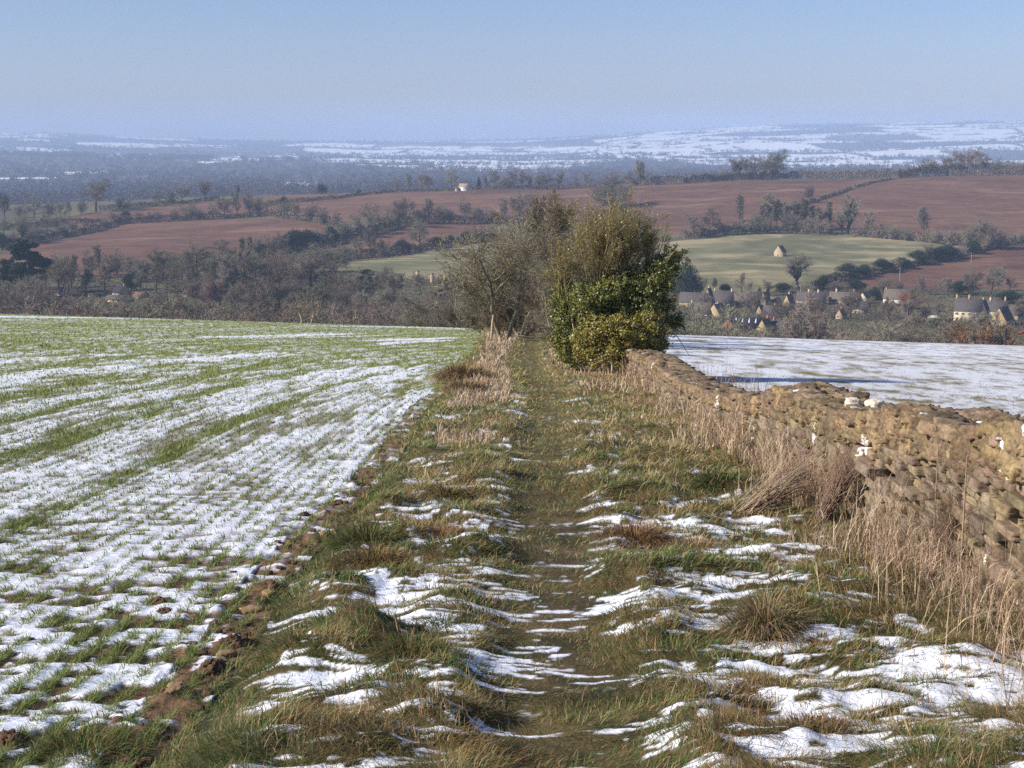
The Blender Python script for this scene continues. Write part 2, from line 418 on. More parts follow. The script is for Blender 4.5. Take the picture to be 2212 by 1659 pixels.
far = DD > 1180
cls = np.zeros(DD.shape, int)                       # 0 rough land, 1.. ploughed, 10.. pasture, 20 plain, 21 hills
wu = UG + 7 * (fbm(XX / 9, DD / 9, 61, 2) - .5); wv = VG + 1.6 * (fbm(XX / 7, DD / 7, 63, 2) - .5)
for k, p in enumerate(BROWN): cls[inpoly(wu, wv, p) & ~far & (DD > 380)] = 1 + k
for k, p in enumerate(GREEN): cls[inpoly(wu, wv, p) & ~far & (DD > 250)] = 10 + k
cls[far] = 20; cls[DD > 4600] = 21

col = np.zeros(DD.shape + (3,))
n1 = fbm(XX / 30, DD / 30, 71, 4); n2 = fbm(XX / 6, DD / 6, 73, 3)
col[:] = mixc((.105, .085, .05), (.14, .13, .062), sst(.35, .65, n1))
br = (cls >= 1) & (cls < 10)
strip = .5 + .5 * np.sin((XX * .55 + DD * .9) / 1.9)
cb = mixc((.152, .075, .045), (.19, .099, .058), sst(.3, .7, n1)) * (0.9 + .30 * (n2 - .3) + .07 * strip)[..., None]
pale = sst(.64, .8, fbm(XX / 60, DD / 14, 77, 3)) * .35
tr_ = np.zeros(DD.shape)
for k_, (dx_, dy_) in enumerate([(.25, .97), (-.2, .98), (.3, .95), (.12, .99), (.35, .94), (-.25, .97)]):
    ph_ = ((XX * dx_ + DD * dy_) / 26. + .3 * fbm(XX / 200, DD / 200, 76, 2)) % 1.
    tr_ = np.where(cls == 1 + k_, np.exp(-((ph_ - .5) / .07) ** 2) + .35 * np.sin((XX * dx_ + DD * dy_) * .9), tr_)
damp = sst(.52, .68, fbm(XX / 70, DD / 45, 78, 4))
cb = mixc(cb, (.34, .215, .13), pale) * (1 - .16 * tr_ - .20 * damp)[..., None]
col[br] = cb[br]
gr = (cls >= 10) & (cls < 20)
cg = mixc((.155, .15, .07), (.27, .225, .118), sst(.35, .65, n1)) * (.8 + .4 * n2)[..., None]
cg = mixc(cg, (.36, .30, .16), sst(.62, .72, fbm(XX / 38, DD / 8, 79, 4)) * .85)
col[gr] = cg[gr]
col[cls == 12] = (.09, .15, .04)

# far land cover: a patchwork of walled and hedged fields, snow lying on the open ones
def voro(x, y, seed):
    i = np.floor(x); j = np.floor(y); f1 = np.full(x.shape, 9e9); f2 = f1.copy(); idx = np.zeros(x.shape)
    for di in (-1, 0, 1):
        for dj in (-1, 0, 1):
            a, b = i + di, j + dj
            px = a + .1 + .8 * _h(a, b, seed); py = b + .1 + .8 * _h(a, b, seed + 1)
            d = np.hypot(px - x, py - y); r = _h(a, b, seed + 2)
            nw = d < f1
            f2 = np.where(nw, f1, np.minimum(f2, d)); idx = np.where(nw, r, idx); f1 = np.where(nw, d, f1)
    return idx, f2 - f1
fi = np.nonzero(DG > 1180)[0][0]
fx, fy = XX[fi:], DD[fi:]
wx = fx + 160 * (fbm(fx / 500, fy / 500, 81, 2) - .5); wy = fy + 160 * (fbm(fx / 500 + 9, fy / 500, 83, 2) - .5)
cell, edge = voro(wx / 520 + .0001 * wy, wy / 300, 5)
fu, fv = UG[fi:], VG[fi:]
inC, inR = inpoly(fu, fv, HILLC), inpoly(fu, fv, HILLR)
snow = (inC & (cell > .30)) | (inR & (cell > .16))
open2 = (~inC) & (~inR) & (fy > 5000) & (cell > .86); snow |= open2
for p in SNOWP: snow |= inpoly(fu, fv, p)
hedge_far = snow & (edge < .055) & (fy > 2500)
rough = fbm(fx / 260, fy / 200, 87, 3)
snow &= ~((rough > .66) & (fy > 4300))
cf = mixc((.075, .055, .052), (.115, .085, .07), sst(.35, .65, fbm(fx / 120, fy / 120, 89, 3)))
cf = np.where(((fy > 4300) & ~snow & (cell > .5) & (cell < .68))[..., None], np.array((.13, .15, .09)), cf)
sn = mixc((.86, .84, .82), (.68, .67, .64), sst(.55, .75, fbm(fx / 90, fy / 60, 91, 3)) * .7)
cf = np.where(snow[..., None], sn, cf)
cf = np.where(hedge_far[..., None], np.array((.06, .055, .05)), cf)
col[fi:] = cf

Vt = np.stack([XX, DD, ZZ], -1).reshape(-1, 3)
Ct = col.reshape(-1, 3)
ii, jj = np.meshgrid(np.arange(len(DG) - 1), np.arange(NA - 1), indexing='ij')
Qt = np.stack([ii * NA + jj, ii * NA + jj + 1, (ii + 1) * NA + jj + 1, (ii + 1) * NA + jj], -1)
qc = cls[:-1, :-1]
def sheet(name, sel, m):
    q = Qt[sel]
    if not len(q): return None
    un, inv = np.unique(q.ravel(), return_inverse=True)
    o = link(name, mesh(name, Vt[un], [inv.reshape(-1, 4)], [m], True, Ct[un]))
    tag(o, kind='structure'); return o
sheet('valley_floor', qc == 0, M['mid'])
for k in range(len(BROWN)): sheet('ploughed_field', qc == 1 + k, M['mid'])
for k in range(2): sheet('pasture', qc == 10 + k, M['mid'])
sheet('lawn', qc == 12, M['mid'])
sheet('plain', qc == 20, M['far'])
sheet('hills', qc == 21, M['far'])

# ------------------------------------------------------------------ near sheets
YR = np.concatenate([1 / np.linspace(1 / 2.4, 1 / 45., 760), np.geomspace(45.4, 200, 130)])
def quant(n):
    """uniformise a noise field"""
    q = np.quantile(n, np.linspace(0, 1, 201)); return np.interp(n, q, np.linspace(0, 1, 201))
_qx, _qy = RS.uniform(-3, 4, 60000), RS.uniform(3, 60, 60000)
def snow_noise(x, y):
    wx = x + .25 * (vn(x / .4, y / .3, 47) - .5); wy = y + .16 * (vn(x / .3, y / .4, 48) - .5)
    return .34 * fbm(wx / .62, wy / .19, 41, 4, .6) + .34 * fbm(wx / .24, wy / .08, 45, 3) + .32 * fbm(wx / .10, wy / .03, 49, 3) - .8 * verge_bump(x, y)
_SQ = np.quantile(snow_noise(_qx, _qy), np.linspace(0, 1, 201))
def verge_snow(x, y, soft=0.):
    q = 1 - np.interp(snow_noise(x, y), _SQ, np.linspace(0, 1, 201))
    cov = (1 + .18 * sst(.5, 1.2, x - xpath(y))) * np.interp(y, [3, 5.5, 7, 8.5, 10, 12, 15, 20, 27, 40, 60], [.50, .48, .43, .36, .28, .26, .24, .19, .11, .05, .03])
    r = np.abs(x - xpath(y))
    cov = cov * (1 - .72 * (1 - sst(.12, .55, r)) * (.97 + .2 * sst(5, 9, y))) 
    right = sst(.5, 1.0, x - xpath(y))
    cov = cov * (1 - right * sst(9, 12, y) * .6)
    cov = cov * (1 - .9 * sst(1.75, 2.3, x) * sst(5.2, 7.5, y)) * (.15 + .85 * sst(.12, .45, x - xL(y)))
    return sst(-.025 - soft, .095 + soft, cov - q)
def rowcoord(x, y):
    return x - XL0 - .0046 * np.clip(y - 19, 0, None) ** 2
BANDS = [(-2.35, .16), (-3.9, .30), (-5.2, .22), (-6.6, .42), (-9.2, .5), (-11.6, .45), (-14.2, .7), (-16.5, .5)]
def band(r):
    g = np.zeros(np.shape(r))
    for c, w in BANDS: g = np.maximum(g, np.exp(-((r - c) / w) ** 2))
    per = np.abs(((r + 24) % 4.6) - 2.3)
    return np.where(r < -18, np.maximum(g, np.exp(-((per) / .75) ** 2)), g)
_cx, _cy = RS.uniform(-20, -1, 60000), RS.uniform(3, 60, 60000)
def crop_noise(x, y):
    r = rowcoord(x, y)
    a = .5 * fbm(x / .5, y / .30, 141, 4, .6) + .5 * fbm(x / .14, y / .10, 145, 3)
    b = .45 * fbm(r / .45, y / 3.2, 147, 4, .6) + .55 * fbm(r / .13, y / .9, 149, 3)
    return lerp(a, b, sst(8, 18, y))
_CQ = np.quantile(crop_noise(_cx, _cy), np.linspace(0, 1, 201))
def crop_cover(x, y):
    """green-ness and snow cover of the young crop field"""
    r = rowcoord(x, y)
    g = band(r + .25 * (fbm(x / 1.3, y / 3., 151, 2) - .5))
    far_g = sst(24, 46, y + 9 * (fbm(r / 2.2, y / 30., 153, 3) - .5) * 2)
    streak = fbm(r / 2.4, (y - .4 * r) / 16., 155, 4)
    cov = lerp(.78, .22, g * .9)
    cov = np.where(y < 8.5, cov * np.interp(y, [4, 6, 8.5], [.62, .74, 1]), cov)
    cov = lerp(cov, .10 + .95 * sst(.56, .72, streak) * (1 - g * .8), far_g)
    # greener band right below the tree line and along the far verge edge
    cov *= 1 - .85 * sst(-1.6, -.2, x - xL(y)) * sst(20, 30, y)
    q = np.interp(crop_noise(x, y), _CQ, np.linspace(0, 1, 201))
    wid = np.interp(y, [5, 8, 14, 24, 50], [.14, .35, .6, .7, .7])
    return np.clip((cov - q) / wid + .5, 0, 1), np.maximum(g, far_g), cov
SNOWC = np.array((.84, .86, .90))

def strip(name, lo, hi, nc, colf, rows=YR, warp=1.0, kind='structure'):
    t = np.linspace(0, 1, nc) ** warp
    X = lo(rows)[:, None] * (1 - t) + hi(rows)[:, None] * t
    Y = rows[:, None] + 0 * X
    Z = z_near(X, Y)
    Cc, dz = colf(X, Y)
    V = np.stack([X, Y, Z + dz], -1).reshape(-1, 3)
    i, j = np.meshgrid(np.arange(len(rows) - 1), np.arange(nc - 1), indexing='ij')
    Q = np.stack([i * nc + j, i * nc + j + 1, (i + 1) * nc + j + 1, (i + 1) * nc + j], -1).reshape(-1, 4)
    return V, Q, Cc.reshape(-1, 3)
def earth(x, y):
    c = mixc((.045, .040, .016), (.115, .088, .035), sst(.3, .7, fbm(x / .25, y / .25, 161, 3)))
    c = mixc(c, (.16, .10, .05), sst(.6, .75, fbm(x / .5, y / .5, 163, 3)) * .6)
    far_ = sst(9, 26, y)
    tuss = sst(.4, .62, fbm(x / .7, y / .9, 165, 3))
    cf = mixc((.13, .13, .045), (.30, .215, .11), np.clip(tuss + .0 * x, 0, 1))
    p = 1 - sst(.1, .55, np.abs(x - xpath(y)))
    cf = mixc(cf, (.125, .105, .04), p * .9)
    return mixc(c, cf, far_)
def verge_col(x, y):
    s = verge_snow(x, y)
    dz = verge_snow(x, y, .12) * .004
    return mixc(earth(x, y), SNOWC, s), dz
def path_col(x, y):
    s = verge_snow(x, y)
    c = mixc(earth(x, y), (.10, .062, .032), sst(.5, .62, fbm(x / .3, y / .5, 171, 3)) * sst(.32, .1, np.abs(x - xpath(y))) * sst(22, 8, y) * .45)
    return mixc(c, SNOWC, s), verge_snow(x, y, .12) * .004
def crop_col(x, y):
    s, g, cov = crop_cover(x, y)
    so = mixc((.17, .09, .045), (.23, .14, .075), fbm(x / .2, y / .2, 181, 3))
    gg = mixc((.215, .255, .065), (.27, .285, .085), fbm(x / .9, y / 2.0, 183, 3))
    ed = np.exp(-np.clip(xL(y) - x, 0, None) / .13) * sst(60, 30, y)
    # next to the verge bare clods and snow in the hollows
    n = fbm(x / .2, y / .13, 35, 3)
    s = np.where(ed > .12, np.minimum(s, sst(.0, .12, (.52 - .16 * ed - n))), s)
    c = mixc(so, gg, np.clip(g * .75 + sst(12, 30, y) * .8, 0, 1) * (1 - sst(.25, .7, ed)))
    dr = .5 + .5 * np.cos(2 * PI * rowcoord(x, y) / .25)
    s = s * (1 - .22 * dr * sst(5, 9, y) * (1 - sst(20, 34, y)))
    return mixc(c, SNOWC, s), s * .014
def right_col(x, y):
    n = fbm(x / .8, y / 1.6, 191, 4, .6); st = fbm((x + .25 * y) / 12., (y - .3 * x) / 7., 193, 4)
    far_ = sst(40, 95, y)
    s = sst(.24, .54, n + .14 * (.56 - st) + .06) * lerp(.95, .80, far_)
    near_wall = sst(5.2, 3.4, x) 
    gs = mixc((.16, .145, .06), (.25, .19, .10), fbm(x / .5, y / .5, 195, 3))
    s = s * (1 - .75 * near_wall * sst(.35, .6, fbm(x / .9, y / .9, 197, 3)))
    fine = lerp(fbm(x / .16, y / .22, 199, 3), fbm(x / .55, y / 1.5, 198, 4, .6), sst(16, 45, y))
    s = np.clip(np.minimum(s, .82 - .14 * sst(.45, .75, st)) - .50 * sst(.44, .72, fine), 0, 1)
    return mixc(gs, SNOWC, s), s * .012

V1, Q1, C1 = strip('l', lambda y: xL(y), lambda y: xpath(y) - hwpath(y), 150, verge_col)
V2, Q2, C2 = strip('r', lambda y: xpath(y) + hwpath(y), lambda y: np.full(len(y), XW + .12), 160, verge_col)
me = mesh('grass_verge', np.concatenate([V1, V2]), [np.concatenate([Q1, Q2 + len(V1)])], [M['ground']], True, np.concatenate([C1, C2]))
tag(link('grass_verge', me), kind='structure')
V, Q, Cc = strip('p', lambda y: xpath(y) - hwpath(y), lambda y: xpath(y) + hwpath(y), 60, path_col)
tag(link('footpath', mesh('footpath', V, [Q], [M['ground']], True, Cc)), kind='structure')
V, Q, Cc = strip('c', lambda y: xL(y), lambda y: -(.62 * y + 5), 620, crop_col, warp=1.35)
tag(link('crop_field', mesh('crop_field', V, [Q[:, ::-1]], [M['ground']], True, Cc)), kind='structure')
V, Q, Cc = strip('s', lambda y: np.full(len(y), XW + .12), lambda y: .62 * y + 8, 420, right_col, warp=1.2)
tag(link('snowy_field', mesh('snowy_field', V, [Q], [M['ground']], True, Cc)), kind='structure')

# ------------------------------------------------------------------ grass
def sample_xy(n, lo, hi, y0, y1, power=1.0):
    w = RS.uniform(0, 1, n); y = 1 / (1 / y1 + (1 / y0 - 1 / y1) * w ** power)
    l, h = lo(y), hi(y)
    x = l + (h - l) * RS.uniform(0, 1, n)
    return x, y
GREENC = np.array([(.075, .135, .03), (.115, .175, .04), (.185, .172, .054), (.27, .21, .085), (.42, .31, .155), (.27, .15, .058)])
def verge_grass():
    n = 560000
    x, y = sample_xy(n, lambda y: xL(y) - .06, lambda y: np.full(len(y), XW), 3.2, 62, .92)
    s = verge_snow(x, y)
    keep = RS.uniform(0, 1, n) > np.clip(s * 1.05, 0, .90)
    pa = np.abs(x - xpath(y)); onp = 1 - sst(.1, .42, pa)
    keep &= RS.uniform(0, 1, n) > onp * .15
    mud = sst(.45, .6, fbm(x / .3, y / .5, 171, 3)) * sst(.32, .1, pa) * sst(20, 8, y)
    keep &= RS.uniform(0, 1, n) > mud * .3
    x, y, onp = x[keep], y[keep], onp[keep]; n = len(x)
    b = verge_bump(x, y)
    g = fbm(x / .45, y / .45, 201, 3); d = fbm(x / .6 + 3, y / .6, 203, 3); ed = 1 - sst(.1, .5, x - xL(y))
    right = sst(1.2, 2.0, x)
    ff = .30 + .70 * sst(6, 18, y)
    pr = np.stack([1.7 * sst(.42, .68, g) * (1 - .6 * ff) + ed * 1.2, 1.3 * sst(.32, .6, g) + ed * .9 + .3, .75 + 0 * x + .5 * onp, .45 + .9 * sst(.45, .6, d) + .4 * ff, (.12 + .75 * sst(.52, .68, d) + .35 * right + .40 * ff) * (1 - .8 * onp), .18 + .75 * sst(.5, .62, fbm(x / .4, y / .4, 205, 3)) * (1 - ed)], 1)
    cp = np.cumsum(pr, 1); cp /= cp[:, -1:]
    k = (RS.uniform(0, 1, n)[:, None] > cp).sum(1)
    c = GREENC[k] * RS.uniform(.7, 1.3, (n, 1)) * (1 + .25 * sst(8, 20, y))[:, None]
    L = RS.uniform(.035, .088, n) * (1 + 1.4 * np.clip(b, -.02, .12) * 4) * (1 - .35 * onp) * np.where(k >= 3, 1.2, 1)
    L *= 1 + .25 * sst(6, 14, y)
    W = np.maximum(.0026, y * .00058) * RS.uniform(.6, 1.3, n)
    az = fbm(x / .5, y / .5, 207, 2) * 14 + RS.normal(0, .8, n)
    tilt = np.clip(RS.normal(.95, .3, n), .1, 1.45) + .1 * onp
    Vb, Qb, Tb, Cb = blades(np.stack([x, y, z_near(x, y) - .012], 1), az, tilt, L, W, RS.uniform(.1, 1.0, n), RS, c)
    tag(link('grass', mesh('grass', Vb, [Qb, Tb], [M['grass']], False, Cb)), kind='stuff')
verge_grass()
def crop_blades():
    n = 620000
    x, y = sample_xy(n, lambda y: -(.42 * y + 1.0), lambda y: xL(y) - .03, 3.6, 95, .95)
    r = rowcoord(x, y)
    snap = np.round(r / .125) * .125 - r
    x = x + np.where(y < 30, snap + RS.normal(0, .014, n), 0)
    x = np.minimum(x, xL(y) - .02)
    # seedlings come in little clumps along each drill
    s, g, cov = crop_cover(x, y)
    cl = sst(.40, .62, fbm(x / .085, y / .085, 211, 2)) * .75 + .25 * sst(.4, .6, fbm(x / .5, y / .6, 213, 2))
    pk = np.clip(lerp(.50, .95, sst(7, 13, y)) * cl + .62 * g + .25 * (1 - s), 0, 1)
    pk = np.where(y < 9, np.clip(pk + .25 * cl * (1 - s), 0, 1), pk)
    pk *= .35 + .65 * sst(.02, .4, xL(y) - x)
    pk *= 1 - .80 * s * sst(22, 40, y)
    k = RS.uniform(0, 1, n) < pk
    x, y, g, s = x[k], y[k], g[k], s[k]; n = len(x)
    base = mixc((.15, .205, .055), (.25, .285, .08), RS.uniform(0, 1, n))
    base = mixc(base, (.27, .285, .08), np.clip(sst(12, 35, y) * .85, 0, 1))
    dead = RS.uniform(0, 1, n) < .10
    base[dead] = (.25, .16, .08)
    base *= RS.uniform(.75, 1.2, (n, 1))
    L = RS.uniform(.032, .078, n) * (1 + .2 * g) * (1 + .25 * sst(9, 20, y))
    W = np.maximum(.0022, y * .00050) * RS.uniform(.7, 1.3, n)
    Vb, Qb, Tb, Cb = blades(np.stack([x, y, z_near(x, y) - .004], 1), RS.uniform(0, 6.28, n), np.clip(RS.normal(.75, .3, n), .1, 1.3), L, W, RS.uniform(.1, .9, n), RS, base)
    tag(link('crop_grass', mesh('crop_grass', Vb, [Qb, Tb], [M['grass']], False, Cb)), kind='stuff')
crop_blades()
def stubble():
    n = 60000
    x, y = sample_xy(n, lambda y: np.full(len(y), XW + .8), lambda y: .43 * y + 1, 9, 100, .8)
    st = fbm((x + .25 * y) / 9., (y - .3 * x) / 2.6, 193, 4)
    k = RS.uniform(0, 1, n) < .18 + .5 * sst(.5, .7, st) + .6 * sst(4.6, 3.2, x)
    x, y = x[k], y[k]; n = len(x)
    c = mixc((.16, .15, .06), (.30, .22, .12), RS.uniform(0, 1, n))
    c = np.where((x < 4.3)[:, None], mixc((.30, .20, .10), (.20, .17, .06), RS.uniform(0, 1, n)), c)
    L = RS.uniform(.03, .07, n) + .10 * sst(4.4, 3.2, x)
    Vb, Qb, Tb, Cb = blades(np.stack([x, y, z_near(x, y) - .004], 1), RS.uniform(0, 6.28, n), np.clip(RS.normal(.7, .3, n), .1, 1.3), L, np.maximum(.004, y * .0006), RS.uniform(.1, .9, n), RS, c)
    tag(link('stubble_grass', mesh('stubble_grass', Vb, [Qb, Tb], [M['grass']], False, Cb)), kind='stuff')
stubble()

STRAW = np.array([(.27, .165, .115), (.40, .275, .19), (.50, .35, .22), (.54, .41, .27), (.58, .47, .32)])
def dry_stalks(name, x, y, hgt, spread=.28, droop=.35, side=True, cols=STRAW, wmul=1.0):
    """tall dead stalks, each with a few short side twigs"""
    n = len(x)
    az = RS.uniform(0, 6.28, n); lean = np.abs(RS.normal(0, spread, n))
    P = np.stack([x, y, z_near(x, y) - .02], 1)
    pc = np.clip(fbm(x / .45, y / .55, 231, 3) * 1.9 - .45, 0, .999); ci = np.where(RS.uniform(0, 1, n) < .55, (pc * len(cols)).astype(int), RS.randint(0, len(cols), n))
    c = cols[ci] * RS.uniform(.65, 1.25, (n, 1))
    W = np.maximum(.003, y * .00050) * RS.uniform(.7, 1.2, n) * wmul
    V, Q, T, Cb = blades(P, az, lean, hgt, W, RS.uniform(0, droop * 2, n), RS, c)
    mb = MB(); mb.add(V, Q, T, Cb)
    if side:
        m = n * 2; i = RS.randint(0, n, m); f = RS.uniform(.3, .95, m)
        h = np.stack([np.cos(az), np.sin(az), 0 * az], 1)
        d = h * np.sin(lean)[:, None]; d[:, 2] = np.cos(lean)
        B = P[i] + d[i] * (hgt[i] * f)[:, None] * .9
        V, Q, T, Cb = blades(B, RS.uniform(0, 6.28, m), RS.uniform(.2, 1.2, m), hgt[i] * RS.uniform(.12, .3, m), W[i] * .8, RS.uniform(0, .6, m), RS, c[i])
        mb.add(V, Q, T, Cb)
    return mb.obj(name, M['dry'])
def wall_dry():
    n = 12500
    y = 1 / (1 / 44. + (1 / 7.2 - 1 / 44.) * RS.uniform(0, 1, n) ** .72)
    wmax = np.interp(y, [5, 8, 10, 14, 20, 30, 44], [.45, .55, .75, .75, .75, .7, .8])
    x = XW - np.abs(RS.normal(0, .5, n)) * wmax
    dens = fbm(x / .5, y / 1.1, 221, 3)
    k = (dens > .47) & (x > xpath(y) + .6) & (RS.uniform(0, 1, n) < np.interp(y, [7, 8.6, 9.6, 11, 12.5], [.10, .14, .30, .5, 1.]))
    x, y, wm = x[k], y[k], wmax[k]; n = len(x)
    h = RS.uniform(.2, .72, n) * np.interp(y, [5, 8, 10, 12, 16, 22, 34, 44], [.5, .58, .66, .64, .50, .44, .48, .6]) * (.55 + .6 * sst(XW - .9, XW - .2, x)) * (.45 + 1.05 * sst(.3, .7, fbm(x / .28, y / .35, 229, 3)))
    tag(dry_stalks('dry_grass', x, y, h), kind='stuff')
    # nearer corner: thinner scatter in front of the bare wall
    n = 1500
    y = RS.uniform(5.0, 8.8, n); x = XW - np.abs(RS.normal(0, .30, n)) - .02
    h = RS.uniform(.15, .6, n) * (.5 + .7 * fbm(x / .3, y / .3, 225, 2))
    tag(dry_stalks('dry_grass', x, y, h, .5, .5), kind='stuff')
    # pale grass banks each side of the path further down
    n = 16000
    y = 1 / (1 / 66. + (1 / 15. - 1 / 66.) * RS.uniform(0, 1, n) ** 1.2)
    left = RS.uniform(0, 1, n) < .62
    xl, xr = xL(y), xpath(y)
    x = np.where(left, xl + .35 + RS.uniform(0, 1, n) * np.clip(xr - xl - 1.0, .3, 3), xr + .6 + np.abs(RS.normal(0, .7, n)))
    dens = fbm(x / .8, y / 1.6, 227, 3) + np.interp(y, [15, 26, 40, 66], [-.10, -.02, .08, .12])
    k = (dens > .5) & (x < XW + .8) & (np.abs(x - xr) > .5)
    x, y = x[k], y[k]; n = len(x)
    h = RS.uniform(.08, .26, n) * np.interp(y, [15, 30, 66], [.75, 1.0, 1.25])
    tag(dry_stalks('dry_grass', x, y, h, .55, .7, False, STRAW[[1, 2, 3, 4]], 1.25), kind='stuff')
    # weeds on the field side of the wall
    n = 420
    y = RS.uniform(9, 26, n); x = XW + .75 + np.abs(RS.normal(0, .35, n))
    tag(dry_stalks('dry_grass', x, y, RS.uniform(.3, 1.0, n) * .95, .2, .2, False, STRAW[[0, 1]], .8), kind='stuff')
wall_dry()

# ------------------------------------------------------------------ dry stone wall
def cubegrid(n):
    """unit rounded-cube grid: verts on a cube surface, welded"""
    t = np.linspace(-1, 1, n + 1); vs = {}; V = []; Q = []
    def vid(p):
        k = tuple(np.round(p, 5))
        if k not in vs: vs[k] = len(V); V.append(p)
        return vs[k]
    for ax in range(3):
        for sg in (-1, 1):
            for i in range(n):
                for j in range(n):
                    q = []
                    for (a, b) in ((i, j), (i + 1, j), (i + 1, j + 1), (i, j + 1)):
                        p = [0, 0, 0]; p[ax] = sg; p[(ax + 1) % 3] = t[a]; p[(ax + 2) % 3] = t[b]; q.append(vid(tuple(p)))
                    Q.append(q if sg > 0 else q[::-1])
    return np.array(V, float), np.array(Q)
CG = {n: cubegrid(n) for n in (3, 5, 8, 16)}
def stone(mb, c, size, rs, n=5, rnd=.55, rough=.12, rot=None, freq=1.6, tint=None):
    V, Q = CG[n]
    S = V / np.linalg.norm(V, axis=1, keepdims=True)
    P = V * (1 - rnd) + S * rnd * 1.15
    off = rs.uniform(-50, 50, 3)
    nz = (vn3(P * freq + off, 3) - .5) * 2 * rough + (vn3(P * freq * 2.7 + off, 8) - .5) * rough * 1.1 + (vn3(P * freq * 6.3 + off, 12) - .5) * rough * .6
    P = P * (1 + nz[:, None])
    if rot is not None:
        for ax, an in enumerate(rot):
            k, q = math.cos(an), math.sin(an); i, j = (ax + 1) % 3, (ax + 2) % 3
            P = P.copy(); a, b = P[:, i].copy(), P[:, j].copy(); P[:, i] = a * k - b * q; P[:, j] = a * q + b * k
    mb.add(P * (np.asarray(size) / 2) + np.asarray(c), Q, col=tint)
def wall_h(y):
    return np.interp(y, [4, 13, 17, 24, 28], [-.13, -.13, -.05, -.04, -.08]) + np.interp(y, [4.8, 7.0, 7.55, 7.75, 8.1, 8.4, 9.3, 10.5, 11.2, 11.7, 12.4, 13.2, 13.9, 14.3, 15.5, 17, 18.6, 21, 23.5, 25, 27, 30, 33, 36],
                     [1.18, 1.16, 1.15, 1.08, 1.07, 1.09, 1.07, .99, .95, .94, .97, 1.00, .98, .84, .74, .62, .55, .54, .57, .62, .74, .72, .74, .70])
def build_wall():
    rs = np.random.RandomState(5)
    root = empty('dry_stone_wall', (0, 0, 0))
    tag(root, 'old honey brown dry stone wall with lichen running down the hill beside the path', 'wall')
    y0, y1 = 3.0, 33.0
    TN = lambda: np.array([1, 1, 1.]) * rs.uniform(.6, 1.25) * (1, rs.uniform(.92, 1.04), rs.uniform(.82, 1.12))
    core, face, cope, lime = MB(), MB(), MB(), MB()
    ys = np.arange(y0, y1, .5)
    for a in ys:
        b = min(a + .5, y1); m = (a + b) / 2; zb = float(z_base(XW + .3, m)); h = float(wall_h(m)) * .80
        core.box((XW + .33, m, zb + h / 2 - .1), (.42, b - a + .01, h + .2))
    for side in (0, 1):
        for ci in range(20):
            y = y0 + rs.uniform(0, .2)
            while y < y1:
                L = rs.uniform(.09, .30) * (1 if y < 14 else 1.7)
                m = y + L / 2; H = float(wall_h(m)); hc = .050 + .012 * vn(np.array([ci * 3.1]), np.array([1.]), 4)[0]
                zc = ci * .054
                if zc + hc < H * .76 and (side or rs.uniform() > .035):
                    zb = float(z_base(XW, m)) - .02 + .05
                    n = 8 if m < 12 else 3
                    hs = hc * rs.uniform(.62, 1.06) * (1.0 if rs.uniform() > .08 else 1.9)
                    px = XW + rs.normal(.058, .028) if side == 0 else XW + .60 + rs.normal(0, .015)
                    if side == 1: n = 3
                    stone(face, (px + .02 * zc, m, zb + zc + hs / 2 + .012 * math.sin(m * 1.7)), (.18, L * .94, hs), rs, n, .02, .075, (rs.normal(0, .03), rs.normal(0, .03), rs.normal(0, .06)), 3.2, np.array([1, 1, 1.]) * rs.uniform(.62, 1.25) * (1, rs.uniform(.93, 1.05), rs.uniform(.85, 1.12)))
                y += L
    # heavy lumpy coping: overlapping blocks of rubble, then many smaller rough stones set into them
    y = y0
    while y < y1:
        L = rs.uniform(.14, .42); m = y + L / 2; H = float(wall_h(m)); zb = float(z_base(XW, m)) + .04
        n = 16 if m < 13 else 8
        hh = H * .27
        for (dx, w) in ((.14, .32), (.42, .36)):
            stone(cope, (XW + dx + rs.normal(0, .012), m + rs.normal(0, .02), zb + H * .865 + rs.normal(0, .012)), (w, L * 1.12, hh * rs.uniform(.92, 1.1)), rs, n, .26, .20, (rs.normal(0, .1), rs.normal(0, .08), rs.normal(0, .1)), 2.2, TN())
        big = m < 16
        for k in range(9 if big else 4):
            sz = rs.uniform(.03, .11)
            stone(cope, (XW + rs.normal(.050, .014), m + rs.uniform(-.25, .25), zb + H * rs.uniform(.74, .97)), (.13, sz * 1.5, sz * .7), rs, 5 if big else 3, .2, .3, (rs.normal(0, .35), rs.normal(0, .2), rs.normal(0, .4)), 2.2, TN())
        for k in range(4 if big else 2):
            sz = rs.uniform(.05, .17)
            stone(cope, (XW + rs.uniform(-.0, .52), m + rs.uniform(-.22, .22), zb + H * rs.uniform(.95, .995)), (sz * 1.2, sz * 1.5, sz * .55), rs, 5 if big else 3, .2, .3, (rs.normal(0, .4), rs.normal(0, .4), rs.normal(0, .4)), 2.2, TN())
        y += L * .8
    # crusts of snow left in hollows on the crown
    for k in range(20):
        m = 6.5 + 28 * rs.uniform() ** 1.5
        H = float(wall_h(m)); zb = float(z_base(XW, m)) + .04; sz = rs.uniform(.05, .12)
        stone(lime, (XW + rs.uniform(.0, .45), m, zb + H * 1.0), (sz, sz * rs.uniform(.8, 1.7), sz * .28), rs, 5, .7, .35, (rs.normal(0, .25), 0, rs.normal(0, .3)))
    core.obj('wall_core', M['core'], root)
    face.obj('wall_face', M['wallstone'], root)
    cope.obj('coping', M['stone'], root)
    tag(lime.obj('snow_patches', M['snowcap'], root, True), kind='stuff')
build_wall()

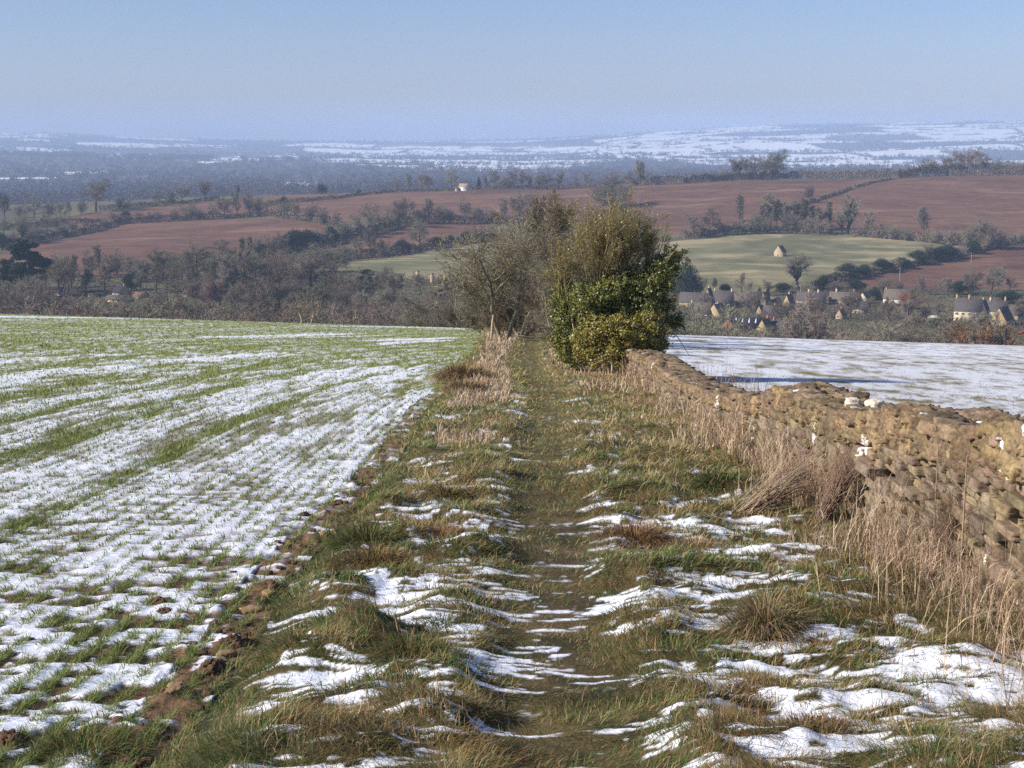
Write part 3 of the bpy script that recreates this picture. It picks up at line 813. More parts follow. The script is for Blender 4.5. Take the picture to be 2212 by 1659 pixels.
rs0 = np.random.RandomState(77)
def loose_stone(name, label, cat, x, y, size, m, lift=.3, n=8, rough=.2, z=None):
    mb = MB()
    if m == 'soil':
        for q in range(34):
            a, b = rs0.uniform(0, 6.28), rs0.uniform(0, 1) ** .7; sz = rs0.uniform(.08, .36) * size[1] * (1.1 - .5 * b)
            stone(mb, (size[0] * .5 * b * math.cos(a), size[1] * .5 * b * math.sin(a), size[2] * .55 * (1 - b * b) - .01), (sz * 1.2, sz, sz * .8), rs0, 5, .25, .42, (rs0.uniform(0, 3), rs0.uniform(0, 3), 0), 2.)
        stone(mb, (0, 0, -size[2] * .1), (size[0] * .9, size[1] * .9, size[2] * .9), rs0, n, .85, .3, None, 2.4)
    else: stone(mb, (0, 0, 0), size, rs0, n, .6, rough, None, 1.7)
    o = mb.obj(name, M[m], None, True, (x, y, (float(z_near(x, y)) if z is None else z) + size[2] * lift)); o.rotation_euler = (0, 0, rs0.uniform(0, 3))
    tag(o, label, cat); return o
def near_pt(u, v):
    s = float(s_of_v(v)); a = float(a_of_u(u, s)); y = 6.
    for _ in range(40): y = float(z_base(a * y, y)) / s
    return a * y, y
# loose white-crusted stones lying on the coping
for (u, y, sz, lab) in ((1890, 10.6, (.12, .13, .10), 'pale snow crusted stone lying loose on the wall crest'), (1842, 11.2, (.12, .12, .09), 'small brown stone perched on the wall crest left of the pale one'),
                        (1955, 9.2, (.22, .3, .05), 'thin flat stone laid on top of the rounded coping hump')):
    x = XW + .22; y = x / float(a_of_u(u, -.19))
    loose_stone('stone', lab, 'stone', x, y, sz, 'palestone' if 'pale' in lab else 'clodstone', .4, 8, .2, float(z_base(x, y)) + .04 + float(wall_h(y)) * 1.02)
CL = [(655, 1118, .30, .12, 'soil', 'soil_clod', 'large brown earth clod with grass on top, out in the snowy crop'), (712, 1132, .16, .06, 'soil', 'soil_clod', 'flat brown clod just right of the large clod in the crop'),
      (640, 1245, .20, .10, 'soil', 'soil_clod', 'brown clod pair at the verge edge above the big tawny tussock'), (600, 1290, .16, .09, 'clodstone', 'stone', 'pale rounded field stone half way along the bare soil strip'),
      (545, 1322, .22, .08, 'clodstone', 'stone', 'long ochre stone lying between two bands of snow by the soil strip'), (505, 1395, .34, .12, 'soil', 'soil_clod', 'broad crumbling heap of brown soil at the foot of the grassy bank'),
      (490, 1418, .17, .10, 'clodstone', 'stone', 'ochre stone resting against the broad soil heap'), (455, 1452, .30, .13, 'soil', 'soil_clod', 'dark reddish soil mound nearest the bottom of the bank'),
      (468, 1436, .22, .06, 'clodstone', 'stone', 'flat sandy stone behind the reddish soil mound'), (355, 1326, .26, .08, 'soil', 'soil_clod', 'low earth lump with dead grass left of the soil strip'),
      (345, 1302, .24, .09, 'soil', 'soil_clod', 'grass topped earth lump just beyond the low one left of the soil strip'), (405, 1098, .07, .05, 'soil', 'soil_clod', 'small lone round clod standing on clean snow in the crop'),
      (18, 1612, .34, .16, 'soil', 'soil_clod', 'brown earth mound at the bottom left corner of the field'), (505, 878, .30, .05, 'soil', 'soil_clod', 'thin reddish soil smear far out on the snowy crop'),
      (930, 797, .35, .06, 'soil', 'soil_clod', 'distant bare soil patch in green crop near the tree tunnel'), (718, 1160, .12, .13, 'clodstone', 'stone', 'upright ochre stone at the verge edge'), (380, 1508, .18, .09, 'clodstone', 'stone', 'tan stone among soil crumbs near the bottom of the field edge')]
for (u, v, w, h, m, nm, lab) in CL:
    x, y = near_pt(u, v); x = min(x, float(xL(y)) - .06)
    loose_stone(nm, lab, 'stone' if nm == 'stone' else 'clod', x, y, (w * .55, w * .38, h * .5), m, .05, 8, .28)
# crumbs of soil along the edge of the verge
mb = MB()
for k in range(230):
    y = 1 / (1 / 40. + (1 / 4.2 - 1 / 40.) * RS.uniform()); x = float(xL(y)) - abs(RS.normal(0, .19)) - .02
    if k % 3 == 0: x = float(xL(y)) - RS.uniform(.05, .4 * y)
    sz = RS.uniform(.012, .034) * (1.5 if k % 9 == 0 else 1) * (1 + y * .03)
    stone(mb, (x, y, float(z_near(x, y)) + .008), (sz * 1.3, sz, sz * .75), RS, 3, .5, .25)
tag(mb.obj('soil_crumbs', M['soil'], None, True), kind='stuff')

# ------------------------------------------------------------------ grass tussocks one can tell apart
def tussock(u, v, r, h, cols, lab, lean=0., n=1300, flat=1.0):
    x0, y0 = near_pt(u, v); z0 = float(z_near(x0, y0)) - .03
    t = RS.uniform(0, 6.28, n); q = np.sqrt(RS.uniform(0, 1, n)) * r
    P = np.stack([q * np.cos(t), q * np.sin(t) * .8, .6 * h * (1 - (q / r) ** 2) * RS.uniform(.2, .9, n)], 1)
    az = t + RS.normal(0, .5, n); tilt = np.clip(.35 + .8 * q / r + RS.normal(0, .25, n), .05, 1.5) * flat
    c = np.asarray(cols)[RS.randint(0, len(cols), n)] * RS.uniform(.65, 1.25, (n, 1))
    V, Q, T, Cb = blades(P, az, tilt, h * RS.uniform(.6, 1.4, n), np.maximum(.0032, y0 * .00055) * RS.uniform(.7, 1.3, n), RS.uniform(.4, 1.4, n), RS, c)
    o = link('grass_tussock', mesh('grass_tussock', V, [Q, T], [M['dry']], False, Cb), None, (x0, y0, z0))
    tag(o, lab, 'tussock')
TA = [(.20, .13, .05), (.26, .16, .06), (.15, .13, .04), (.30, .20, .08)]; TG = [(.07, .115, .028), (.10, .14, .035), (.16, .14, .05), (.06, .09, .02)]; TR = [(.24, .14, .07), (.30, .18, .08), (.20, .11, .05)]; TS = [(.40, .28, .15), (.33, .22, .12), (.28, .20, .10)]
tussock(808, 1262, .22, .15, TA, 'big tawny domed tussock standing in snow by the left bank', n=2000)
tussock(800, 1205, .24, .14, TG + TA[:1], 'long green tussock just beyond the tawny dome')
tussock(955, 1195, .24, .11, TR, 'rust brown tussock mid verge right of the green one')
tussock(1370, 1200, .22, .14, TR, 'reddish tussock right of the worn path')
tussock(1500, 1215, .22, .10, TS, 'combed straw tussock above a bright green patch near the wall')
tussock(1720, 1385, .26, .16, TA + TG[:2], 'shaggy brown and green tussock under a curved snow ridge, in front of the wall', n=2000)
tussock(1650, 1425, .14, .18, TS + TG[:1], 'spiky straw tuft left of the shaggy tussock')
tussock(885, 1485, .15, .12, TG + TA[:2], 'dark spiky tussock in the middle of the snowy left verge')
tussock(1760, 1650, .15, .07, TR, 'flattened rusty tussock at the bottom edge of the photo')
tussock(1595, 1590, .07, .07, TR, 'small dark brown hummock ringed by snow near the bottom', n=700)
tussock(1615, 1548, .17, .07, TR, 'low matted brown tussock behind a long snow bank')
tussock(960, 1395, .17, .07, TG, 'low green mound in the snow left of the path')
tussock(742, 1300, .12, .08, TG, 'small round green hummock left of a wide snow patch')
tussock(1000, 830, .50, .30, TS, 'pale dry tussock on the left bank far down the path', n=1400)
tussock(1005, 860, .35, .20, TS, 'second pale dry tussock a little nearer on the left bank', n=1000)
tussock(965, 1108, .20, .10, TA + TG[:1], 'olive tussock left of the path beyond the rust brown one')
tussock(1560, 1075, .25, .2, TG + TS[:1], 'green tuft at the foot of the leaning straw sheaf')
tussock(180, 1640, .20, .12, TG + TA[:2], 'coarse green and brown tuft at the bottom left of the field', n=1200)

# leaning sheaves of dead stalks against the wall
def sheaf(u, v, tip_u, tip_v, n, r, lab, cols=STRAW):
    x0, y0 = near_pt(u, v); x1, y1 = XW - .05, y0 + .25
    x1 = min(XW - .04, float(a_of_u(tip_u, float(s_of_v(tip_v)))) * y1); z1 = float(s_of_v(tip_v)) * y1
    z0 = float(z_near(x0, y0))
    mb = MB(); b = RS.normal(0, 1, (n, 3)) * [r, r, 0]; e = RS.normal(0, 1, (n, 3)) * [r * 2.4, r * 2.4, r * 2.6]
    P0 = b; P1 = np.array([x1 - x0, y1 - y0, z1 - z0]) * RS.uniform(.55, 1.05, (n, 1)) + e
    c = np.asarray(cols)[RS.randint(0, len(cols), n)] * RS.uniform(.7, 1.2, (n, 1))
    mid = (P0 + P1) / 2 + RS.normal(0, .02, (n, 3))
    mb.tubes(P0, mid, .0024, .0020, 3, c); mb.tubes(mid, P1, .0020, .0012, 3, c)
    m = n * 3; i = RS.randint(0, n, m); B = P0[i] + (P1[i] - P0[i]) * RS.uniform(.25, 1, (m, 1))
    mb.tubes(B, B + RS.normal(0, 1, (m, 3)) * [.035, .035, .03] + (P1[i] - P0[i]) * .09, .0018, .0010, 3, c[i])
    o = mb.obj('dry_stalk_sheaf', M['dry'], None, False, (x0, y0, z0)); tag(o, lab, 'dry stalks')
sheaf(1610, 1140, 1775, 1000, 170, .045, 'dense sheaf of dead stalks leaning right against the stone wall')
sheaf(1770, 1160, 1850, 985, 160, .03, 'narrow upright sheaf of dead stalks just right of the dense sheaf', STRAW[[0, 1]])
sheaf(2085, 1300, 2100, 1080, 260, .045, 'dark thicket of dead stems in front of the bare wall near the right edge', np.array([(.20, .13, .09), (.26, .17, .12), (.16, .10, .07)]))
def woody(pts, r, lab):
    x0, y0 = near_pt(*pts[0]); x0 = min(x0, XW - .07); z0 = float(z_near(x0, y0)) - .03
    P = [np.array([x0, y0, z0])]
    for (u, v) in pts[1:]:
        s = float(s_of_v(v)); yy = y0 + .03; P.append(np.array([min(float(a_of_u(u, s)) * yy, XW - .08), yy, s * yy]))
    P = np.array(P) - P[0]; mb = MB(); k = len(P)
    R = np.linspace(r, r * .35, k)
    mb.tubes(P[:-1], P[1:], R[:-1], R[1:], 6)
    for i in range(1, k):
        for _ in range(2):
            d = RS.normal(0, 1, 3) * [.1, .1, .03] + [0, 0, .11]
            mb.tubes(P[i], P[i] + d, r * .25, r * .1, 4)
    tag(mb.obj('woody_stem', M['stem'], None, True, (x0, y0, z0)), lab, 'stem')
woody([(2090, 1310), (2105, 1240), (2122, 1180), (2128, 1120), (2133, 1065), (2155, 1015), (2160, 985)], .008, 'tallest pale woody stem with a kink, in front of the wall by the right edge')
woody([(2045, 1270), (2058, 1180), (2066, 1100), (2080, 1040), (2093, 985), (2096, 960)], .006, 'thin grey woody stem rising above the coping left of the kinked one')
woody([(2112, 1318), (2130, 1260), (2146, 1215), (2153, 1180)], .006, 'short pale bare stem right of the dark stem thicket')
woody([(2015, 1305), (2035, 1262), (2042, 1250)], .007, 'short broken stick leaning at the foot of the dark thicket')

# leaning pale post at the crest of the left bank
def post():
    x, y = near_pt(1060, 722); y = 58.; x = float(a_of_u(1060, -.135)) * y
    root = empty('wooden_post', (x, y, float(z_near(x, y)) - .1)); root.rotation_euler = (0, .09, 0)
    mb = MB(); h = 1.12
    P = np.array([[0, 0, 0], [.01, 0, h * .35], [0, .01, h * .7], [.012, 0, h]])
    mb.tubes(P[:-1], P[1:], [.055, .05, .048], [.05, .048, .04], 8); mb.obj('shaft', M['wood'], root, True)
    mb = MB(); mb.box((.012, 0, h + .012), (.07, .07, .03), top=.6); mb.obj('cap', M['wood'], root)
    tag(root, 'pale weathered wooden post leaning beside the dark tunnel of trees', 'post')
post()

# ------------------------------------------------------------------ tree growing
def grow(seed, P):
    """returns list of segments (p0, p1, r0, r1, level)"""
    rs = np.random.RandomState(seed); out = []
    def branch(p, d, L, r, lev, nseg):
        p = np.array(p, float); d = np.array(d, float); d /= np.linalg.norm(d)
        pts = [p]; rad = [r]; dirs = [d]
        for k in range(nseg):
            d = d + rs.normal(0, P['wig'][lev], 3) + np.array([0, 0, P['trop'][lev]])
            d /= np.linalg.norm(d)
            p = p + d * L / nseg; pts.append(p); dirs.append(d); rad.append(r * (1 - (k + 1) / nseg * P['taper'][lev]))
        for k in range(nseg): out.append((pts[k], pts[k + 1], rad[k], rad[k + 1], lev))
        if lev + 1 >= P['lev']: return
        nc = P['n'][lev]; nc = max(1, int(nc * rs.uniform(.8, 1.2) + .5))
        ph = rs.uniform(0, 6.28)
        for c in range(nc):
            f = P['start'][lev] + (1 - P['start'][lev]) * ((c + rs.uniform(.1, .9)) / nc)
            i = min(int(f * nseg), nseg - 1); q = pts[i] + (pts[i + 1] - pts[i]) * (f * nseg - i)
            dd = dirs[i + 1]; ph += 2.4 + rs.normal(0, .4)
            ax = np.cross(dd, [.3, .5, .8]); ax /= np.linalg.norm(ax); bx = np.cross(dd, ax)
            an = P['ang'][lev] * rs.uniform(.65, 1.3) * (1 - .35 * f * P.get('tipup', 0))
            nd = dd * math.cos(an) + (ax * math.cos(ph) + bx * math.sin(ph)) * math.sin(an)
            branch(q, nd, L * P['ratio'][lev] * rs.uniform(.7, 1.2) * (1 - P.get('cone', .35) * f), max(rad[i] * .62, P['rmin']), lev + 1, max(2, P['seg'][lev + 1]))
    for st in P.get('stems', [((0, 0, 0), (0, 0, 1), 1.)]):
        branch(st[0], st[1], P['L'] * st[2], P['r'] * (st[2] ** .5), 0, P['seg'][0])
    return out
def tree_meshes(seg, name, split=1, tw=.0035, sides=(6, 4, 3), norm=True, mats=None, colors=None, maxw=None, fuzz=0, fl=.06, fw=.0042):
    A = np.array([s[0] for s in seg]); B = np.array([s[1] for s in seg]); R0 = np.array([s[2] for s in seg]); R1 = np.array([s[3] for s in seg]); lv = np.array([s[4] for s in seg])
    if norm:
        h = np.quantile(B[:, 2], .995); A, B, R0, R1 = A / h, B / h, R0 / h, R1 / h
    out = []
    for part in (0, 1):
        mb = MB(); sel = (lv <= split) if part == 0 else (lv > split)
        for l in np.unique(lv[sel]):
            k = sel & (lv == l)
            c = None if colors is None else np.asarray(colors)[RS.randint(0, len(colors), k.sum())] * RS.uniform(.7, 1.25, (k.sum(), 1))
            if l < len(sides):
                mb.tubes(A[k], B[k], np.maximum(R0[k], tw * .6), np.maximum(R1[k], tw * .45), sides[l], c)
            else:
                a, b = A[k], B[k]; d = b - a
                s = np.cross(d, rand_unit(RS, len(a))); s /= np.linalg.norm(s, axis=1, keepdims=True) + 1e-9
                w = np.maximum(R0[k], tw * .5)[:, None]
                V = np.stack([a - s * w, a + s * w, b], 1).reshape(-1, 3)
                mb.add(V, None, np.arange(len(V)).reshape(-1, 3), None if c is None else np.repeat(c, 3, 0))
        if part == 1 and fuzz:
            e = np.nonzero(lv >= max(2, lv.max() - 1))[0]; q = e[RS.randint(0, len(e), fuzz)]
            f = RS.uniform(0, 1, (fuzz, 1)); a = A[q] * (1 - f) + B[q] * f + RS.normal(0, .008, (fuzz, 3))
            d = B[q] - A[q]; d = d / (np.linalg.norm(d, axis=1, keepdims=True) + 1e-9) + rand_unit(RS, fuzz) * .9
            b = a + d * fl * RS.uniform(.4, 1.2, (fuzz, 1))
            sd = np.cross(d, rand_unit(RS, fuzz)); sd /= np.linalg.norm(sd, axis=1, keepdims=True) + 1e-9
            V = np.stack([a - sd * fw * .5, a + sd * fw * .5, b], 1).reshape(-1, 3)
            c = None if colors is None else np.repeat(np.asarray(colors)[RS.randint(0, len(colors), fuzz)] * RS.uniform(.7, 1.25, (fuzz, 1)), 3, 0)
            mb.add(V, None, np.arange(len(V)).reshape(-1, 3), c)
        out.append(mb)
    return out
OAK = dict(lev=5, n=[12, 8, 6, 6], L=.62, r=.022, ratio=[.62, .52, .5, .5], ang=[.95, .75, .7, .7], start=[.32, .2, .15, .1], seg=[6, 5, 4, 3, 2], wig=[.10, .16, .2, .25, .3], trop=[.03, .05, .05, .04, .02], taper=[.6, .75, .8, .8, .9], rmin=.0012, cone=.30)
ASH = dict(OAK, n=[14, 7, 6, 6], L=.8, ratio=[.46, .5, .5, .5], ang=[.70, .6, .6, .6], trop=[.05, .10, .10, .08, .05], start=[.28, .2, .1, .1], cone=.45)
SLIM = dict(OAK, lev=4, n=[24, 9, 9], L=.95, r=.012, ratio=[.25, .45, .5], ang=[.65, .6, .6], trop=[.03, .12, .1, .08], start=[.3, .2, .1], cone=.45, seg=[6, 4, 3, 2])
POPLAR = dict(OAK, lev=4, n=[34, 9, 9], L=.97, r=.016, ratio=[.20, .5, .5], ang=[.32, .35, .4], trop=[.02, .12, .1, .08], start=[.10, .15, .1], cone=.35, seg=[7, 4, 3, 2])
def shrub(seed, n=9, spread=.7):
    r = np.random.RandomState(seed); st = []
    for k in range(n):
        a = r.uniform(0, 6.28); q = r.uniform(.05, spread)
        st.append(((.16 * math.cos(a) * q, .16 * math.sin(a) * q, 0), (math.cos(a) * q, math.sin(a) * q, .85), r.uniform(.7, 1.05)))
    return dict(OAK, lev=4, n=[8, 8, 8], L=.9, r=.010, ratio=[.45, .5, .5], ang=[.6, .6, .6], trop=[.02, .04, .04, .03], start=[.15, .1, .1], seg=[4, 3, 3, 2], stems=st, cone=.3)
PROT = {}
def proto(key, spec, seed, twigmat='twig', tw=.0058, extra=None, barkmat='bark', **kw):
    kw.setdefault('fuzz', 4200)
    t, c = tree_meshes(grow(seed, spec), key, tw=tw, **kw)
    PROT[key] = (t.mesh(key + '_trunk', [M[barkmat]]), c.mesh(key + '_crown', [M[twigmat]]))
proto('oak1', OAK, 3); proto('oak2', OAK, 8); proto('oak3', dict(OAK, L=.5, ang=[1.1, .8, .7, .7]), 21)
proto('ash1', ASH, 5); proto('ash2', ASH, 14)
proto('slim1', SLIM, 4, tw=.0055); proto('slim2', SLIM, 9, 'twig_green', tw=.0055)
proto('poplar', POPLAR, 6, 'twig_green', tw=.0055, fuzz=3500, fl=.04)
proto('bush1', shrub(31), 2, tw=.0062); proto('bush2', shrub(32, 11, 1.), 7, 'twig_red', tw=.0065); proto('bush3', shrub(33, 8, .5), 12, 'twig_green', tw=.006)
proto('mossy', OAK, 17, 'twig_green', tw=.006); proto('red', ASH, 25, 'twig_red', tw=.006); proto('orange', shrub(40, 12, .9), 3, 'twig_orange', tw=.008)
TW = dict(OAK, lev=4, n=[7, 7, 6], L=.7, r=.016, ratio=[.6, .45, .4], ang=[.7, .9, .8], wig=[.28, .38, .4, .4], trop=[.06, .1, .05, .02], seg=[7, 6, 4, 2], stems=[((0, 0, 0), (-.35, 0, 1), 1.), ((.03, 0, 0), (.2, .1, 1), 1.1), ((-.02, .02, .0), (-.75, .1, .8), .6)])
proto('twisted', TW, 10, 'twig_green', tw=.004, barkmat='stem', fuzz=1500)

def cloud(rs, ells, n, size, aspect=.6, shell=.35, jit=.0):
    """leaf pieces filling the outer part of a set of ellipsoids (c, r, weight)"""
    w = np.array([e[1][0] * e[1][1] + e[1][0] * e[1][2] for e in ells]); w = w / w.sum()
    k = rs.choice(len(ells), n, p=w)
    Cn = np.array([e[0] for e in ells])[k]; R = np.array([e[1] for e in ells])[k]
    u = rand_unit(rs, n); q = 1 - shell * rs.uniform(0, 1, n) ** 1.5
    lump = .82 + .36 * vn3(u * 2.6 + Cn * 3.1, 5)
    P = Cn + u * R * (q * lump)[:, None]
    return leaf_tris(P, size * rs.uniform(.6, 1.4, n), rs, u, aspect)
def ever_proto(key, ells, n, size, trunkseg, matk='ever', bark='bark', shell=.6):
    rs = np.random.RandomState(len(key) * 7)
    V, T = cloud(rs, ells, n, size, .5, shell)
    mb = MB(); mb.add(V, None, T)
    tb = MB()
    for (a, b, r0, r1) in trunkseg: tb.tubes(a, b, r0, r1, 7)
    PROT[key] = (tb.mesh(key + '_trunk', [M[bark]]), mb.mesh(key + '_crown', [M[matk]]))
rr = np.random.RandomState(2)
# tall old pine: bare forked pale trunk, irregular tiers of needles
pe = []
for k in range(26):
    f = rr.uniform(0, 1); a = rr.uniform(0, 6.28); q = rr.uniform(.05, .30) * (1.1 - .55 * f)
    pe.append(((q * math.cos(a), q * math.sin(a) * .8, .36 + .58 * f), (rr.uniform(.08, .15), rr.uniform(.08, .14), rr.uniform(.045, .085))))
ever_proto('pine', pe, 11000, .038, [((0, 0, 0), (-.03, 0, .28), .018, .015), ((-.03, 0, .28), (-.09, 0, .5), .015, .008), ((0, 0, 0), (.02, 0, .35), .016, .014), ((.02, 0, .35), (.03, 0, .9), .014, .004), ((.02, 0, .4), (.16, .04, .55), .007, .003), ((-.03, 0, .3), (-.2, .03, .48), .007, .003)], bark='palebark', shell=1.)
ce = [((0, 0, .10 + .82 * f), (.36 * (1 - f) ** .8 + .03, .36 * (1 - f) ** .8 + .03, .09)) for f in np.linspace(0, 1, 12)]
ever_proto('spruce', ce, 4200, .045, [((0, 0, 0), (0, 0, .9), .02, .004)], shell=.8)
ce = [((0, 0, .12 + .8 * f), (.40 * (1 - f ** 2.2) + .04, .40 * (1 - f ** 2.2) + .04, .12)) for f in np.linspace(0, 1, 9)]
ever_proto('cypress', ce, 5200, .045, [((0, 0, 0), (0, 0, .9), .025, .005)], shell=.7)
he = [((rr.uniform(-.35, .35), rr.uniform(-.3, .3), rr.uniform(.25, .72)), (rr.uniform(.2, .32), rr.uniform(.2, .3), rr.uniform(.16, .28))) for k in range(9)]
ever_proto('holly', he, 4500, .05, [((0, 0, 0), (0, 0, .5), .03, .02)], shell=.7)
te = [((rr.uniform(-.12, .12) + .1 * math.sin(k * 2), rr.uniform(-.1, .1), .45 + .07 * k), (.34 - .03 * k, .28 - .02 * k, .035)) for k in range(7)]
ever_proto('cedar', te, 3600, .04, [((0, 0, 0), (0, 0, .5), .026, .016), ((0, 0, .5), (.02, 0, .9), .016, .004)], shell=1.)
def ivied(key, spec, seed):
    seg = grow(seed, spec); t, c = tree_meshes(seg, key, fuzz=3600)
    big = [s for s in seg if s[4] <= 1]; h = np.quantile([s[1][2] for s in seg], .995)
    el = [(((np.array(s[0]) + s[1]) / 2 / h), (.035, .035, .045)) for s in big if s[0][2] / h < .78 and s[4] <= 1 and s[2] / h > .006]
    V, T = cloud(RS, el, 4200, .03, .8, .9)
    mi = MB(); mi.add(V, None, T)
    PROT[key] = (t.mesh(key + '_trunk', [M['bark']]), c.mesh(key + '_crown', [M['twig']]), mi.mesh(key + '_ivy', [M['ivydark']]))
ivied('ivyoak', OAK, 33); ivied('ivyash', ASH, 44)

# ------------------------------------------------------------------ planting the valley
ORD = ['first', 'second', 'third', 'fourth', 'fifth', 'sixth', 'seventh', 'eighth', 'ninth', 'tenth', 'eleventh', 'twelfth', 'thirteenth', 'fourteenth', 'fifteenth', 'sixteenth', 'seventeenth', 'eighteenth', 'nineteenth', 'twentieth'] + ['twenty-' + w for w in ('first', 'second', 'third', 'fourth', 'fifth', 'sixth', 'seventh', 'eighth', 'ninth')] + ['thirtieth'] + ['thirty-' + w for w in ('first', 'second', 'third', 'fourth', 'fifth', 'sixth', 'seventh', 'eighth', 'ninth')] + ['fortieth']
BARE = ('oak1', 'oak2', 'oak3', 'ash1', 'ash2')
KIND = {'oak1': 'bare spreading tree', 'oak2': 'bare spreading tree', 'oak3': 'bare spreading tree', 'ash1': 'bare upright tree', 'ash2': 'bare upright tree', 'slim1': 'slender bare tree', 'slim2': 'slender bare tree', 'poplar': 'columnar bare poplar',
        'bush1': 'bare bush', 'bush2': 'reddish bare bush', 'bush3': 'mossy bare bush', 'mossy': 'olive twigged bare tree', 'red': 'reddish bare tree', 'orange': 'orange twigged willow', 'twisted': 'gnarled half dead tree', 'pine': 'tall pine', 'spruce': 'dark pointed conifer', 'cypress': 'dark blunt conifer', 'holly': 'dark round evergreen', 'cedar': 'layered dark cedar', 'ivyoak': 'ivy clad bare tree', 'ivyash': 'ivy clad upright tree'}
def plant(key, p, h, wide=1., name=None, label=None, cat=None, group=None, parts=True, rz=None):
    pm = PROT[key]
    name = name or ('bush' if 'bush' in KIND[key] else 'conifer' if key in ('pine', 'spruce', 'cypress', 'cedar') else 'evergreen_tree' if key == 'holly' else 'bare_tree')
    cat = cat or ('bush' if name == 'bush' else 'tree')
    root = empty(name, p, RS.uniform(0, 6.28) if rz is None else rz, (h * wide, h * wide, h))
    link('trunk', pm[0], root); link('crown', pm[1], root)
    if len(pm) > 2: link('ivy', pm[2], root)
    tag(root, label, cat, group)
    return root
rv2 = np.random.RandomState(17)
def row(phrase, group, items):
    """items (u, v_base, height_px, key[, width]) left to right; each label counts along the row"""
    items = sorted(items, key=lambda t: t[0]); used = {}
    tot = {}
    for t in items: tot[KIND[t[3]]] = tot.get(KIND[t[3]], 0) + 1
    for t in items:
        u, v, hp, key = t[:4]; w = t[4] if len(t) > 4 else 1.
        p = hit(u, v) if v > 0 else at(u, -v)
        h = hp * p[1] / F if hp < 300 else float(s_of_v(hp)) * p[1] - p[2]
        if hp < 300: h *= rv2.uniform(.95, 1.4); w *= rv2.uniform(.9, 1.25)
        k = KIND[key]; used[k] = used.get(k, 0) + 1
        lab = ('the only ' + k if tot[k] == 1 else ORD[used[k] - 1] + ' ' + k + ' from left') + ' ' + phrase
        plant(key, p - [0, 0, .2], h, w, label=lab, group=group)
row('on the ridge crest left of white cottage', 'trees along the left ridge crest', [(207, 457, 54, 'oak3', 1.2), (175, 462, 30, 'bush1'), (258, 452, 24, 'bush1'), (150, 466, 30, 'ash1'), (337, 445, 36, 'oak2'), (372, 441, 24, 'bush1'), (393, 440, 32, 'oak1'), (445, 434, 48, 'ivyoak'), (515, 428, 26, 'ash2'), (696, 420, 22, 'holly', 1.2), (775, 421, 12, 'holly'), (858, 416, 26, 'oak2'), (884, 414, 34, 'ash1'), (912, 413, 44, 'oak1'), (926, 413, 28, 'oak3'), (976, 411, 42, 'oak2')])
row('on the ridge crest right of white cottage', 'trees along the ridge crest right of the cottage', [(1034, 410, 26, 'spruce', .7)] + [(1050 + 19 * k, 409, [26, 32, 28, 34, 30, 24, 28, 26][k], ['ash1', 'oak2', 'bush1', 'oak1', 'red', 'ash2', 'bush1', 'oak2'][k]) for k in range(8)] + [(1207, 408, 28, 'oak3', 1.2), (1245, 408, 22, 'red'), (1266, 407, 32, 'oak1'), (1358, 402, 30, 'oak2'), (1382, 402, 44, 'ash1'), (1400, 401, 30, 'oak2'), (1372, 402, 14, 'holly')])
row('in the big clump on right ridge', 'tree clump on the right ridge', [(1590, 389, 36, 'ivyoak'), (1612, 388, 42, 'ash1'), (1630, 388, 48, 'oak2'), (1650, 387, 50, 'oak1', 1.1), (1667, 387, 46, 'oak3', 1.2), (1680, 386, 36, 'oak2'), (1540, 392, 16, 'bush1'), (1560, 391, 20, 'bush1')])
row('in the mounded copse at ridge right end', 'copse on the right end of the ridge', [(1985, 380, 24, 'ash1'), (2000, 379, 30, 'oak2'), (2020, 378, 30, 'oak3'), (2040, 377, 36, 'oak1'), (2060, 376, 42, 'oak2'), (2082, 375, 46, 'oak1', 1.1), (2104, 375, 40, 'oak3'), (2128, 375, 34, 'oak2'), (2150, 376, 26, 'bush1'), (2180, 377, 24, 'oak2'), (2205, 377, 24, 'bush1')])
row('alone on the plough below the ridge', 'field tree', [(1322, 447, 60, 'oak3', 1.15)])
row('low around the lone field tree on the plough', 'bushes at the field tree', [(1303, 446, 40, 'bush1'), (1340, 448, 44, 'bush3'), (1320, 451, 22, 'holly', 1.3)])
row('in the hedge across the left brown slope', 'trees in the middle left hedge', [(245, 484, 26, 'bush1'), (272, 481, 26, 'holly'), (300, 480, 20, 'bush1'), (322, 479, 18, 'bush2'), (345, 478, 22, 'bush1'), (376, 477, 24, 'bush1'), (408, 476, 30, 'bush3'), (430, 475, 24, 'bush1'), (460, 473, 34, 'oak2'), (486, 471, 38, 'oak1'), (512, 470, 40, 'ash1'), (540, 468, 42, 'oak3'), (562, 466, 40, 'bush3'), (612, 443, 20, 'holly', .9), (535, 440, 20, 'bush1'), (560, 445, 18, 'bush1'), (610, 468, 34, 'bush3'), (640, 474, 36, 'oak1'), (668, 480, 34, 'bush1'), (700, 485, 34, 'bush1'), (728, 486, 30, 'oak2')])
row('in the hedge climbing at far left', 'trees in the far left hedge', [(5, 540, 34, 'holly'), (28, 534, 30, 'bush1'), (50, 528, 50, 'ivyoak', .7), (62, 526, 30, 'oak2'), (85, 522, 28, 'bush1'), (110, 516, 22, 'bush1'), (135, 512, 22, 'holly', 1.2), (160, 505, 22, 'bush1'), (190, 499, 20, 'bush1'), (225, 492, 20, 'bush3')])
row('on the shaded slope left of the far left ridge', 'trees left of the ridge end', [(10, 478, 50, 'ash1'), (40, 470, 30, 'bush1'), (75, 474, 44, 'oak2'), (105, 470, 34, 'bush1'), (132, 476, 42, 'oak1'), (60, 500, 30, 'bush3'), (8, 508, 34, 'oak3'), (120, 494, 26, 'bush1'), (95, 492, 30, 'oak2')])
